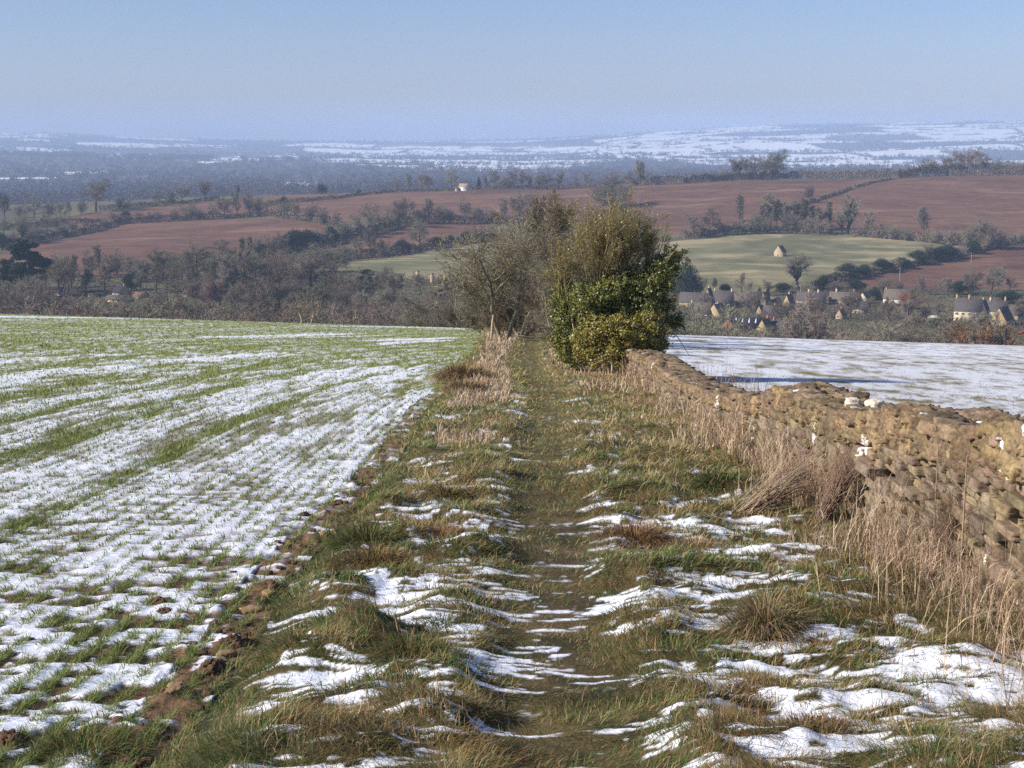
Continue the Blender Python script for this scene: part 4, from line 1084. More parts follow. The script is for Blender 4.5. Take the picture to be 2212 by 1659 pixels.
row('in the diagonal hedge above small plough', 'trees in the central diagonal hedge', [(556, 556, 34, 'bush3'), (580, 551, 40, 'oak2'), (604, 548, 44, 'bush1'), (632, 541, 40, 'holly', 1.2), (660, 538, 34, 'holly', 1.3), (690, 532, 34, 'bush3'), (716, 527, 32, 'holly'), (745, 521, 36, 'bush1'), (770, 514, 44, 'oak1'), (800, 506, 48, 'oak2'), (830, 498, 44, 'bush3'), (860, 490, 46, 'oak3')])
row('in the hedge under the large central plough', 'trees in the hedge under the central plough', [(884, 484, 44, 'oak1'), (905, 483, 34, 'bush1'), (926, 483, 40, 'ash1'), (950, 483, 38, 'oak2'), (972, 483, 30, 'bush1'), (1004, 483, 46, 'oak1'), (1034, 482, 34, 'oak3'), (1062, 482, 36, 'bush1'), (1090, 482, 54, 'ash2'), (1122, 481, 64, 'oak1'), (1150, 482, 48, 'oak2')])
row('in the hedge above the pale central pasture', 'trees in the hedge above the pale pasture', [(907, 542, 56, 'oak2', .95), (800, 553, 46, 'ash1'), (770, 557, 40, 'oak1'), (745, 560, 34, 'bush1'), (808, 556, 20, 'red'), (830, 551, 34, 'bush3'), (868, 547, 26, 'holly'), (884, 545, 22, 'bush1'), (945, 536, 24, 'holly', 1.4), (975, 531, 24, 'holly', 1.4), (1005, 526, 24, 'holly', 1.2), (1030, 522, 26, 'bush1')])
row('along the top of the green hut pasture', 'trees above the right pasture', [(1500, 515, 40, 'oak3'), (1531, 509, 52, 'oak2', 1.1), (1595, 500, 66, 'slim1', 1.1), (1560, 507, 26, 'bush1'), (1610, 505, 26, 'bush1'), (1640, 505, 42, 'bush3'), (1700, 503, 36, 'bush1'), (1724, 503, 40, 'bush3'), (1744, 505, 36, 'bush1'), (1773, 508, 26, 'bush2'), (1795, 506, 32, 'bush1'), (1880, 512, 42, 'ash2'), (1905, 514, 26, 'bush3'), (1935, 518, 26, 'bush3'), (1960, 521, 28, 'bush1'), (1995, 522, 62, 'ash1'), (2023, 526, 32, 'bush3', 1.2), (2060, 528, 30, 'bush1'), (2085, 530, 30, 'bush1'), (2108, 536, 50, 'bush3', .9), (2135, 540, 52, 'oak3', 1.1), (2155, 538, 36, 'bush1')])
row('in the pale spinney under right plough', 'slender spinney', [(1652 + 13 * k, 499 - (k % 3), [52, 58, 48, 60, 54, 62, 50, 58, 52, 46, 50, 44][k], ('slim1', 'slim2')[k % 2], 1.15) for k in range(12)])
row('towering above the spinney beside the green pasture', 'tree beside spinney', [(1831, 506, 76, 'ivyash', 1.05), (1820, 506, 50, 'ivyoak')])
row('in the diagonal hedge between the right hand ploughs', 'trees in the right diagonal hedge', [(1745, 438, 36, 'oak3', 1.2)])
row('in the hedge below the green hut pasture', 'bushes of the lower right hedge', [(1806, 608, 22, 'holly', 1.2), (1836, 602, 28, 'holly', 1.5), (1866, 597, 28, 'holly', 1.5), (1908, 588, 30, 'holly', 1.5), (1928, 585, 22, 'bush3'), (1950, 580, 28, 'holly', 1.5), (1985, 572, 28, 'holly', 1.4), (2004, 568, 38, 'ivyoak', .8), (2025, 564, 28, 'holly', 1.5), (2050, 560, 28, 'holly', 1.4), (2075, 556, 28, 'bush1'), (2100, 548, 26, 'holly', 1.4), (2160, 535, 24, 'bush1'), (2185, 530, 24, 'bush1'), (2206, 526, 24, 'bush3')])

# ------------------------------------------------------------------ tree belt and gardens in the valley bottom
rv = np.random.RandomState(91)
def rnd_row(phrase, group, u0, u1, step, base, hp, kinds, jit=6, w=(1.05, 1.4), skip=None):
    it = []; u = u0
    while u < u1:
        uu = u + rv.uniform(-.3, .3) * step; b = base(uu) if callable(base) else base
        b = b + rv.uniform(-jit, jit) if b > 0 else b + rv.uniform(-jit, jit) * 2
        h = hp(uu) if callable(hp) else hp
        h = h * rv.uniform(.8, 1.3) if h < 300 else h + rv.uniform(-9, 12)
        k = kinds[rv.randint(len(kinds))]
        if not (skip and skip(uu)): it.append((uu, b, h, k, rv.uniform(*w)))
        u += step * rv.uniform(.75, 1.25)
    row(phrase, group, it)
rnd_row('at the foot of left plough above roofs', 'trees at the foot of the left plough', 105, 740, 27, lambda u: float(np.interp(u, [100, 400, 740], [602, 600, 586])), 46, ['ash1', 'oak1', 'oak2', 'bush3', 'slim1', 'red', 'mossy', 'bush1'])
rnd_row('in the wood behind the half hidden roofs', 'trees behind the left roofs', -10, 1010, 29, lambda u: float(np.interp(u, [0, 700, 1010], [628, 634, 640])), lambda u: float(np.interp(u, [0, 690, 780, 1010], [58, 54, 34, 32])), ['ash1', 'oak1', 'ash2', 'mossy', 'slim2', 'red', 'bush2', 'bush3', 'oak3'], 8, (1., 1.3), lambda u: 235 < u < 285)
rnd_row('in the middle of the wood near the roofs', 'trees in the middle of the left wood', -10, 1010, 27, lambda u: float(np.interp(u, [0, 700, 1010], [668, 672, 672])), lambda u: float(np.interp(u, [0, 90, 120, 320, 440, 700, 1010], [46, 40, 16, 16, 44, 50, 42])), ['ash1', 'oak1', 'bush2', 'red', 'oak3', 'bush3', 'oak2', 'bush1'], 9, (1.1, 1.45))
rnd_row('in the thicket below the half hidden roofs', 'thicket trees below the left roofs', -10, 1060, 25, -318, 652, ['bush2', 'red', 'bush2', 'mossy', 'bush1', 'ash1', 'slim1', 'bush3'], 10, (1.05, 1.45), lambda u: 30 < u < 75)
rnd_row('in russet scrub just past green field edge', 'scrub past the left field edge', 0, 1040, 26, -222, lambda u: float(np.interp(u, [0, 600, 1040], [660, 672, 684])), ['bush2', 'bush2', 'bush1', 'red', 'bush3', 'bush2'], 6, (1.3, 1.8))
rnd_row('in grey scrub beside the tunnel of trees', 'grey scrub beside the tree tunnel', 880, 1075, 16, -150, lambda u: float(np.interp(u, [880, 1000, 1075], [664, 622, 590])), ['bush1', 'bush3', 'mossy', 'bush1', 'slim2'], 8, (1.0, 1.35))
rnd_row('among the village roofs on the right', 'trees among the village roofs', 1448, 2230, 46, lambda u: 684 + 8 * math.sin(u), 36, ['ash1', 'oak1', 'bush1', 'red', 'bush3', 'oak3', 'mossy', 'bush2'], 8, (.9, 1.2), lambda u: 2055 < u < 2180 or 1570 < u < 1600)
rnd_row('behind the village roofs below the pasture', 'trees behind the village', 1500, 2230, 40, lambda u: float(np.interp(u, [1500, 1800, 2230], [634, 634, 632])), 30, ['ash1', 'oak1', 'bush1', 'holly', 'bush3', 'oak3', 'bush2'], 5, (1., 1.3), lambda u: 1690 < u < 1770)
rnd_row('in the scrub just beyond the snowy field', 'scrub beyond the snowy field', 1440, 2230, 24, -245, lambda u: float(np.interp(u, [1440, 1560, 1700, 2050, 2230], [690, 704, 716, 712, 712])), ['bush3', 'bush1', 'bush2', 'bush3', 'bush1', 'mossy'], 8, (1.1, 1.5), lambda u: 1700 < u < 1790)
def solo(key, u, v, hp, lab, w=1., group=None, **kw):
    p = hit(u, v) if v > 0 else at(u, -v)
    return plant(key, p - [0, 0, .2], hp * p[1] / F if hp < 300 else float(s_of_v(hp)) * p[1] - p[2], w, label=lab, group=group, **kw)
solo('pine', 60, 640, 132, 'tall spreading dark pine with pale forked trunks at the far left', 1.2, rz=0)
solo('holly', 1132, -76, 646, 'dark evergreen thicket added to darken the shady gap where the path enters the trees', .8)  # evergreen added so its dark leaves deepen the shade in the tunnel mouth
solo('pine', 18, 634, 82, 'smaller dark pine leaning in from the left photo edge', .9, rz=2.)
solo('spruce', 303, 610, 50, 'small dark conifer right of the big pine, above the slate roof', .9)
solo('holly', 285, 628, 44, 'dark rounded evergreen just right above the slate roofed house', 1.3)
solo('holly', 505, 660, 66, 'large dark holly clump at the foot of the poplars, left of two', 1.25)
solo('holly', 555, 664, 60, 'dark holly at the foot of the poplars, right of two', 1.0)
solo('poplar', 523, 606, 92, 'tall columnar poplar standing over the dark holly clump, left of the pair', 1.1)
solo('poplar', 540, 606, 96, 'tall columnar poplar standing over the dark holly clump, right of the pair', 1.0)
solo('holly', 400, -250, 655, 'dark green bush at the field edge left of the gnarled tree', .55)
solo('holly', 490, -245, 677, 'low dark evergreen bush by the field edge, left of two', .8)
solo('holly', 535, -240, 675, 'low dark evergreen bush by the field edge, right of two', .8)
solo('twisted', 650, -150, 618, 'gnarled yellowish half dead tree at the edge of the crop field', 1.15, rz=.3)
solo('cedar', 790, 640, 66, 'layered dark cedar above the grey wood left of the tunnel', 1.0)
solo('oak2', 842, 668, 92, 'tall bare parkland tree right of the layered cedar', .95)
solo('slim2', 700, 650, 74, 'thin pale birch between holly clump and layered cedar', 1.0)
solo('cypress', 1484, 634, 78, 'broad blue black conifer standing right of the ivy mass', 1.05)
solo('spruce', 1640, 658, 42, 'small pointed conifer among the village roofs', .95)
solo('spruce', 1659, 640, 24, 'narrow dark conifer by the brick chimney', .6)
solo('ivyoak', 1725, 626, 82, 'large ivy hung tree at the bottom of the green pasture', 1.1)
solo('holly', 1690, 632, 26, 'dark evergreen hedge tree left of the ivy hung pasture tree', 2.)
solo('red', 1602, 634, 46, 'pinkish bare tree rising behind the village roofs', 1.1)
solo('cypress', 1889, 648, 34, 'dark round topped evergreen beside the white gable', 1.2)
solo('holly', 2178, 656, 34, 'dark spreading evergreen behind the stone manor roofs', 2.0)
solo('holly', 2128, 684, 20, 'small dark shrub against the white gable of the manor', 1.2)
solo('orange', 1952, 668, 42, 'orange twigged willow in front of the thatch coloured roof', 1.3)
solo('oak1', 2100, 640, 66, 'broad bare tree behind the manor, left of two', 1.1)
solo('oak3', 2140, 640, 70, 'broad bare tree behind the manor, right of two', 1.1)
solo('ash2', 2050, 642, 44, 'bare tree behind the left end of the manor', 1.1)
solo('oak1', 1742, -215, 634, 'large spreading bare oak standing before the village roofs', .85, rz=1.)
solo('bush3', 1872, -230, 686, 'tree with bright yellowish stems rising past the snowy field', 1.1)
solo('bush2', 1990, -235, 711, 'russet bush past the snowy field, left of a pair', 1.3)
solo('bush2', 2030, -235, 712, 'russet bush past the snowy field, right of a pair', 1.3)
solo('mossy', 2083, -235, 672, 'round greenish tree in front of the cream fronted manor', 1.15)
solo('ash1', 2122, -232, 672, 'dark straight trunked tree on the small lawn', .9)
solo('orange', 2186, -232, 694, 'wide orange brown bush at the right edge past the snowy field', 1.6)
solo('bush3', 1510, -235, 664, 'mossy thicket tree beside the ivy mass, left of the brick barn', 1.5)
solo('bush3', 1470, -235, 690, 'grey green thicket tree nearest the right side of the ivy mass', 1.3)

# ------------------------------------------------------------------ hedges
def hedge(lab, pts, hpx, matk='hedge', width=2.2, dens=14., size=.85):
    P = np.array([hit(u, v) for u, v in pts]); D = np.linalg.norm(np.diff(P[:, :2], axis=0), axis=1); cum = np.concatenate([[0], np.cumsum(D)])
    L = cum[-1]; h = hpx * P[:, 1].mean() / F
    n = int(min(L * max(h, 1.) * dens, 30000))
    t = RS.uniform(0, L, n)
    X = np.interp(t, cum, P[:, 0]) ; Y = np.interp(t, cum, P[:, 1])
    wob = vn(t / 6., t * 0, len(pts) + 3); hh = h * (.6 + .75 * fbm(t / 4.5, t * 0, 7, 2))
    q = RS.uniform(0, 1, n) ** .8
    X = X + RS.normal(0, width * .33, n) * (1 - .6 * q); Y = Y + RS.normal(0, width * .33, n) * (1 - .6 * q)
    Z = z_mid(X, Y) + q * hh
    V, T = leaf_tris(np.stack([X, Y, Z], 1), size * RS.uniform(.6, 1.5, n), RS, None, .42)
    o = link('hedge', mesh('hedge', V, [T], [M[matk]])); tag(o, lab, 'hedge')
hedge('dark cut hedge along the crest of the ridge at far left', [(213, 455), (277, 451), (350, 443), (473, 431)], 9)
hedge('thin hedge line between two strips of the left brown slope', [(577, 442), (640, 437), (700, 431), (737, 428), (847, 416), (984, 412)], 7)
hedge('low hedge along the ridge crest either side of the white cottage', [(990, 411), (1037, 410), (1217, 406), (1290, 404)], 8)
hedge('bushy hedge across the middle of the left brown slope', [(240, 486), (300, 482), (450, 474), (583, 467), (703, 485), (737, 488)], 15)
hedge('hedge sweeping up to the left plough from the photo edge', [(0, 540), (43, 532), (100, 519), (187, 503), (247, 487), (277, 480)], 15)
hedge('faint hedge higher on the far left slope', [(0, 499), (70, 493), (143, 484), (230, 480)], 12)
hedge('thick dark diagonal hedge below the big left plough', [(545, 560), (573, 552), (637, 540), (693, 534), (737, 524), (804, 506), (880, 485)], 24)
hedge('hedge running level under the large central plough', [(880, 485), (930, 484), (1000, 483), (1060, 483), (1160, 483)], 16)
hedge('dark hedge above the pale green central pasture', [(690, 570), (737, 562), (847, 552), (937, 536), (1020, 524), (1090, 515)], 17)
hedge('long clipped hedge on the skyline of the right plough', [(1357, 403), (1474, 397), (1580, 390), (1681, 386), (1751, 385), (1941, 385), (1985, 382)], 17)
hedge('grey roadside hedge at the top of the farthest right plough', [(2041, 380), (2068, 380), (2140, 379), (2230, 378)], 12)
hedge('scrubby hedge behind the roadside hedge on the right ridge', [(1990, 377), (2090, 375), (2230, 374)], 22)
hedge('ragged hedge climbing diagonally between the two right ploughs', [(1515, 513), (1558, 498), (1631, 478), (1708, 451), (1758, 436), (1808, 420), (1838, 408)], 8)
hedge('upper stretch of the diagonal hedge with gaps near the skyline', [(1845, 406), (1881, 396), (1931, 387)], 6)
hedge('scrub hedge along the upper edge of the right green pasture', [(1474, 516), (1515, 513), (1600, 505), (1680, 503), (1760, 506)], 16)
hedge('brown scrub hedge between the slender spinney and the round bush', [(1840, 510), (1925, 517), (1975, 521), (2041, 528), (2095, 535)], 18)
hedge('dark hedge dividing the green pasture from the lower right plough', [(1785, 612), (1840, 603), (1885, 592), (1968, 575), (2041, 561), (2095, 547), (2141, 537)], 15)
hedge('thorn hedge leaving the round bush toward the right edge', [(2141, 537), (2180, 527), (2212, 519), (2260, 512)], 13)
hedge('red brown garden hedge left of the manor', [(1998, 697), (2030, 696), (2056, 694)], 9, 'twig_red')
hedge('small dark green clipped hedge below the red garden hedge', [(2012, 708), (2042, 707)], 9, 'ever')
# scrub, brambles and garden growth covering the valley bottom
def undergrowth():
    n = 190000
    i = RS.randint(np.searchsorted(DG, 300), np.searchsorted(DG, 640), n); j = RS.randint(0, NA - 1, n)
    k = (cls[i, j] == 0) & (np.abs(UG[i, j] - 1106) < 1400)
    i, j = i[k], j[k]; n = len(i)
    X = XX[i, j] + RS.normal(0, 1, n); Y = DD[i, j] + RS.normal(0, 1, n)
    hh = 1.2 + 3.2 * sst(.42, .7, fbm(X / 14, Y / 14, 301, 3))
    hh = np.where((X > 35) & (Y > 325), .25 + hh * .22, hh)
    Z = z_mid(X, Y) + RS.uniform(0, 1, n) * hh
    V, T = leaf_tris(np.stack([X, Y, Z], 1), .75 * RS.uniform(.5, 1.5, n), RS, None, .25)
    uc = mixc((.14, .085, .065), (.10, .088, .05), sst(.4, .6, fbm(X / 22, Y / 22, 303, 3))); uc = mixc(uc, (.05, .06, .03), (RS.uniform(0, 1, n) < .12) * 1.) * RS.uniform(.7, 1.25, (n, 1))
    tag(link('undergrowth', mesh('undergrowth', V, [T], [M['mid']], False, np.repeat(uc, 4, 0))), kind='stuff')
undergrowth()

# ------------------------------------------------------------------ far woods as masses
def woods(name, sel, nt, hgt, tri, m, seed):
    rs = np.random.RandomState(seed)
    ia, ja = np.nonzero(sel); w = np.ones(len(ia)); 
    k = rs.choice(len(ia), min(nt, len(ia) * 3))
    X = XX[ia[k], ja[k]] + rs.uniform(-.5, .5, len(k)) * (AG[1] - AG[0]) * DD[ia[k], ja[k]]; Y = DD[ia[k], ja[k]] * (1 + rs.uniform(-.002, .002, len(k)))
    Z = z_mid(X, Y); n = len(X)
    H = hgt * rs.uniform(.55, 1.35, n)
    u = rand_unit(rs, n * tri).reshape(n, tri, 3) * (rs.uniform(.35, 1, (n, tri, 1)))
    P = np.stack([X, Y, Z + H * .5], 1)[:, None] + u * np.stack([H * .62, H * .62, H * .55], 1)[:, None]
    V, T = leaf_tris(P.reshape(-1, 3), np.repeat(H, tri) * (.30 if tri > 20 else .5), rs, None, .5)
    tag(link(name, mesh(name, V, [T], [m])), kind='stuff')
runmax = np.maximum.accumulate(np.where(DD > 230, SG, -9), 0)
vis = (SG >= runmax - .0012) & (UG > -350) & (UG < 2560)
snow_full = np.zeros(DD.shape, bool); snow_full[fi:] = snow
hf = np.zeros(DD.shape, bool); hf[fi:] = hedge_far
cellF = np.zeros(DD.shape); cellF[fi:] = cell
greenF = np.zeros(DD.shape, bool); greenF[fi:] = ((fy > 4300) & ~snow & (cell > .5) & (cell < .68))
woods('woodland', vis & (DD > 1200) & (DD < 2400) & ~snow_full, 2600, 11, 34, M['deepwood'], 1)
woods('woodland', vis & (DD >= 2400) & (DD < 4600) & ~snow_full, 6500, 12, 22, M['deepwood'], 2)
woods('hill_woods', vis & (DD >= 4600) & ~snow_full & ~greenF & ~hf, 8500, 12, 12, M['farwood'], 3)
woods('field_trees', vis & (DD >= 2500) & hf, 5200, 9, 10, M['farwood'], 4)

# ------------------------------------------------------------------ houses
def house(name, lab, u, v, w, wallh, roofh, depth, gable, wall, roof, yaw=0., chim=(), wins=(), cat='house', potless=False, door=None, group=None, skylights=0, d=None):
    p = hit(u, v) if d is None else at(u, d)
    k = p[1] / F; W = w * k; wh = wallh * k + .6; rh = roofh * k; depth = depth * .55
    yaw = -abs(yaw) * .8 - (.45 if gable else .28)
    root = empty(name, p - [0, 0, .6], yaw + (PI / 2 if gable else 0)); tag(root, lab, cat, group)
    L, Dp = (depth, W) if gable else (W, depth)
    x, y = L / 2, Dp / 2
    mb = MB()
    V = [(-x, -y, 0), (x, -y, 0), (x, y, 0), (-x, y, 0), (-x, -y, wh), (x, -y, wh), (x, y, wh), (-x, y, wh), (-x, 0, wh + rh), (x, 0, wh + rh)]
    mb.add(V, [[0, 1, 5, 4], [2, 3, 7, 6]], [[3, 0, 4], [3, 4, 7], [7, 4, 8], [1, 2, 6], [1, 6, 5], [5, 6, 9]])
    mb.obj('wall', M[wall], root)
    mb = MB(); ov, th = .10, .09; sl = rh / y
    for sg in (-1, 1):
        e = sg * (y + ov); ez = wh - ov * sl
        A = [(-x - .06, e, ez + .03), (x + .06, e, ez + .03), (x + .06, 0, wh + rh + .03), (-x - .06, 0, wh + rh + .03)]
        Bq = [(a, b, c + th) for a, b, c in A]
        f = [[0, 1, 2, 3], [4, 5, 6, 7], [0, 1, 5, 4], [1, 2, 6, 5], [3, 0, 4, 7]]
        mb.add(A + Bq, f)
    ro = mb.obj('roof', M[roof], root)
    for q in range(skylights):
        mb = MB(); xx = -x + (q + .8) * L / (skylights + .6)
        for sg in (1,):
            A = [(xx - .14, -y * .6, wh + rh * .4 + .2), (xx + .14, -y * .6, wh + rh * .4 + .2), (xx + .14, -y * .15, wh + rh * .85 + .2), (xx - .14, -y * .15, wh + rh * .85 + .2)]
            mb.add(A + [(a, b, c + .06) for a, b, c in A], [[0, 1, 2, 3], [4, 5, 6, 7], [0, 1, 5, 4], [1, 2, 6, 5], [2, 3, 7, 6], [3, 0, 4, 7]])
        mb.obj('skylight', M['snowcap'], ro)
    for t in chim:
        cm = t[1] if len(t) > 1 else wall; hh = t[2] if len(t) > 2 else 1.5
        hh *= .55; xx = (t[0] - .5) * (L - .5)
        mb = MB(); mb.box((xx, 0, wh + rh + hh / 2 - .2), (.46, .38, hh + .4)); mb.box((xx, 0, wh + rh + hh + .04), (.56, .48, .09))
        c = mb.obj('chimney', M[cm], root)
        mb = MB(); mb.tubes([(xx, 0, wh + rh + hh + .08)], [(xx, 0, wh + rh + hh + .34)], .09, .07, 8); mb.obj('chimney_pot', M['pot'], c)
    def win(cx, cz, face, ww=.85, h2=1.05):
        ww *= .62; h2 *= .62
        # face: 'f' long front (-y), 'l' gable end (-x), 'r' gable end (+x)
        f, pn = MB(), MB()
        def bx(m, o, a, b, du, dv):
            if face == 'f': m.box((cx + a, -y - o, cz + b), (du, .10, dv))
            else:
                sg = -1 if face == 'l' else 1
                m.box((sg * (x + o), cx + a, cz + b), (.10, du, dv))
        for a, b, du, dv in ((-ww / 2, 0, .06, h2 + .06), (ww / 2, 0, .06, h2 + .06), (0, h2 / 2, ww - .06, .06), (0, -h2 / 2, ww - .06, .06), (0, 0, .04, h2 - .06)):
            bx(f, .045, a, b, du, dv)
        bx(pn, .0, 0, 0, ww - .06, h2 - .06)
        fo = f.obj('window', M['sash'], root); pn.obj('pane', M['glass'], fo)
    for t in wins: win((t[1] - .5) * (L if t[0] == 'f' else Dp), .6 + t[2] * (wh - .6), t[0], *(t[3:]))
    if door is not None:
        mb = MB(); mb.box(((door - .5) * L, -y - .03, .6 + .55), (.55, .1, 1.1)); mb.obj('door', M['darkslate'], root)
    return root
G = True
H = house
FW2 = [('f', .2, .35), ('f', .5, .35), ('f', .8, .35)]
# ridge cottage
H('cottage', 'white cottage with pale roof alone on the ridge skyline', 1002, 412, 24, 8, 7, 6, False, 'whitewall', 'paleroof', -.55, [(.5, 'brick', 1.)], [('f', .3, .5), ('f', .7, .5)])
H('outbuilding', 'small grey lean shed adjoining the left end of the ridge cottage', 988, 413, 8, 5, 3, 5, False, 'buff', 'slate', 0)
# stone barn hut in the pasture
H('field_barn', 'small stone field barn with steep grey roof alone in the green pasture', 1685, 553, 22, 9, 13, 5, G, 'buff', 'slate', -.5, (), [('l', .5, .3, .9, 1.2)], 'barn')
# left hamlet
H('house', 'dark slate roofed house with brick chimney and lit gable in the left wood', 263, 641, 30, 9, 15, 7, False, 'buff', 'darkslate', .35, [(.85, 'brick', 1.2)], [('l', .5, .6)])
H('barn', 'long low grey roofed barn below the slate roofed house in the left wood', 258, 652, 58, 5, 9, 7, False, 'cotswold', 'slate', .12, (), [('f', .8, .5)], 'barn')
H('shed', 'small cream sided shed left of the long grey barn', 201, 640, 15, 8, 3, 4, False, 'cream', 'darkslate', 0, (), (), 'shed')
H('house', 'small gabled house half hidden by trees left of the cream shed', 137, 638, 20, 7, 11, 6, G, 'buff', 'slate', .5, (), [('l', .5, .5)])
H('house', 'low red roofed house right of the slate roofed house in the left wood', 305, 643, 28, 5, 7, 6, False, 'buff', 'redroof', .1)
H('house', 'pinkish roofed house half hidden in the wood left of the holly clump', 410, 640, 22, 6, 9, 6, False, 'buff', 'redroof', -.2, [(.8, 'cream', 1.)])
H('folly_tower', 'slender pale stone tower stub standing above the grey wood, left of three', 902, 601, 7, 14, 2, 1.1, G, 'buff', 'slate', 0, (), (), 'tower')
H('folly_tower', 'slender pale stone tower stub above the grey wood, middle of three', 933, 612, 7, 20, 2, 1.1, G, 'buff', 'slate', 0, (), (), 'tower')
H('folly_tower', 'slender pale stone tower stub above the grey wood, nearest the tunnel trees', 961, 610, 6, 16, 2, 1.0, G, 'buff', 'slate', 0, (), (), 'tower')
# right village
H('house', 'long slate roofed house at the left end of the village by the blunt conifer', 1500, 664, 64, 12, 20, 7, False, 'cotswold', 'slate', .05, (), FW2)
H('gable_wing', 'tall honey stone gable wing facing out between two long roofs', 1531, 664, 20, 12, 30, 6, G, 'cotswold', 'slate', 0, [(.5, 'cotswold', 1.)], [('l', .5, .35)], 'house')
H('house', 'long dark roofed house with end chimneys right of the tall honey gable', 1562, 661, 44, 9, 24, 7, False, 'cotswold', 'slate', -.03, [(.05, 'cotswold', 1.2), (.95, 'cream', 1.2)], FW2)
H('house', 'nearer roof with chimney stack and half hidden gable below the long roofs', 1514, 684, 46, 10, 20, 7, False, 'cotswold', 'stoneroof', .1, [(.02, 'cotswold', 1.)], FW2)
H('house', 'broad honey gable sloping right, half hidden by the mossy thicket', 1550, 684, 30, 8, 20, 8, G, 'cotswold', 'stoneroof', .3, [(.5, 'buff', .8)])
H('house', 'grey roofed house with twin red chimney pots behind the pointed conifer', 1606, 660, 42, 8, 19, 7, False, 'cotswold', 'stoneroof', .0, [(.75, 'brick', 1.2), (.85, 'brick', 1.)], FW2)
H('house', 'narrow gable with tall brick chimney right of the pointed conifer', 1653, 662, 13, 12, 20, 7, G, 'buff', 'stoneroof', .2, [(.5, 'brick', 1.4)])
H('cottage', 'low grey roofed cottage with white front right of the brick chimney', 1672, 660, 25, 6, 13, 6, False, 'whitewall', 'stoneroof', 0, (), FW2)
H('house', 'pale double gabled house with rounded chimney behind the big oak', 1704, 666, 16, 12, 18, 8, G, 'cotswold', 'stoneroof', .15, [(.5, 'buff', 1.4)], [('l', .5, .4)])
H('house', 'long roofed terrace with two cream chimneys, behind the crown of the big oak', 1752, 656, 62, 8, 17, 7, False, 'buff', 'slate', -.04, [(.40, 'cream', 1.5), (.75, 'cream', 1.5)])
H('house', 'long roofed terrace with two cream chimneys, right of the big oak', 1822, 656, 60, 8, 17, 7, False, 'buff', 'stoneroof', -.04, [(.22, 'cream', 1.7), (.88, 'buff', 1.6)])
H('house', 'white painted gable house beside the round topped evergreen', 1866, 656, 20, 11, 14, 7, G, 'cream', 'stoneroof', .1, (), [('l', .4, .8, .5, 1.2), ('l', .6, .8, .5, 1.2)])
H('house', 'sandy roofed house with white veranda behind the orange willow', 1938, 654, 56, 9, 20, 9, False, 'whitewall', 'stoneroof', -.12, [(.05, 'buff', .8)], [('f', .15, .5, 1., 1.), ('f', .35, .5, 1., 1.)])
H('house', 'buff gable among trees below the long terrace, right of the big oak', 1817, 688, 15, 8, 13, 6, G, 'buff', 'stoneroof', .2, [(.5, 'brick', .8)])
H('house', 'grey roofed house with pale gable end below the white painted gable', 1858, 676, 26, 10, 16, 7, False, 'buff', 'slate', .25, [(.1, 'buff', 1.)], FW2)
H('house', 'bluish slate roofed house with red chimney above the brick barn', 1664, 684, 30, 7, 17, 7, False, 'buff', 'slate', .05, [(.85, 'brick', 1.2)])
H('house', 'small stone gable left of the bluish slate roof', 1645, 682, 13, 9, 13, 6, G, 'buff', 'stoneroof', .25)
BR = H('barn', 'brick gabled barn end with a single dark loft opening', 1578, 716, 32, 12, 16, 7, G, 'brick', 'slate', -.06, (), [('l', .5, .7, .7, .9)], 'barn')
H('barn', 'long dark barn roof with pale streaks of snow behind the brick gable', 1612, 713, 66, 9, 18, 8, False, 'brick', 'darkslate', -.05, (), (), 'barn', skylights=4)
H('house', 'stone gabled cottage with white window and red chimney in front of the dark barn', 1652, 724, 27, 13, 22, 8, G, 'cotswold', 'stoneroof', .12, [(.9, 'brick', 1.)], [('l', .5, .75, 1., .9), ('l', .3, .3), ('l', .7, .3)])
H('house', 'dark roofed cottage wing attached right of the stone gabled cottage', 1682, 722, 32, 12, 19, 7, False, 'buff', 'slate', 0, [(.1, 'brick', 1.2)], FW2)
H('manor_house', 'long honey stone manor with tall chimneys and small eaves dormers', 2090, 693, 58, 23, 25, 9, False, 'cream', 'slate', .05, [(.05, 'cotswold', 1.8), (.52, 'cotswold', 1.8)], [('f', .1, .78, 1., .8), ('f', .32, .78, 1., .8), ('f', .55, .78, 1., .8), ('f', .78, .78, 1., .8), ('f', .12, .3), ('f', .35, .3), ('f', .6, .3), ('f', .85, .3)], door=.25)
H('gable_wing', 'tall white gable wing joined to the right end of the manor', 2124, 693, 20, 20, 25, 8, G, 'whitewall', 'slate', .05, [(.1, 'cotswold', 1.4)], [('l', .5, .3)], 'house')
H('manor_wing', 'dark roofed right wing of the manor with two pale chimneys', 2152, 688, 44, 17, 22, 8, False, 'cream', 'slate', .0, [(.15, 'cream', 1.4), (.92, 'cotswold', 1.8)], FW2, 'house')
H('barn', 'stone barn gable with round window right of the manor', 2165, 701, 32, 12, 26, 11, G, 'cotswold', 'slate', -.28, (), [('l', .5, .5, .8, .8)], 'barn')
H('barn', 'grey roof behind the stone barn gable at the right edge', 2198, 690, 34, 10, 20, 8, False, 'buff', 'slate', .1, (), (), 'barn')
H('shed', 'low flat shed with white roof edge left of the manor', 2015, 690, 22, 5, 3, 4, False, 'buff', 'sash', 0, (), (), 'shed')
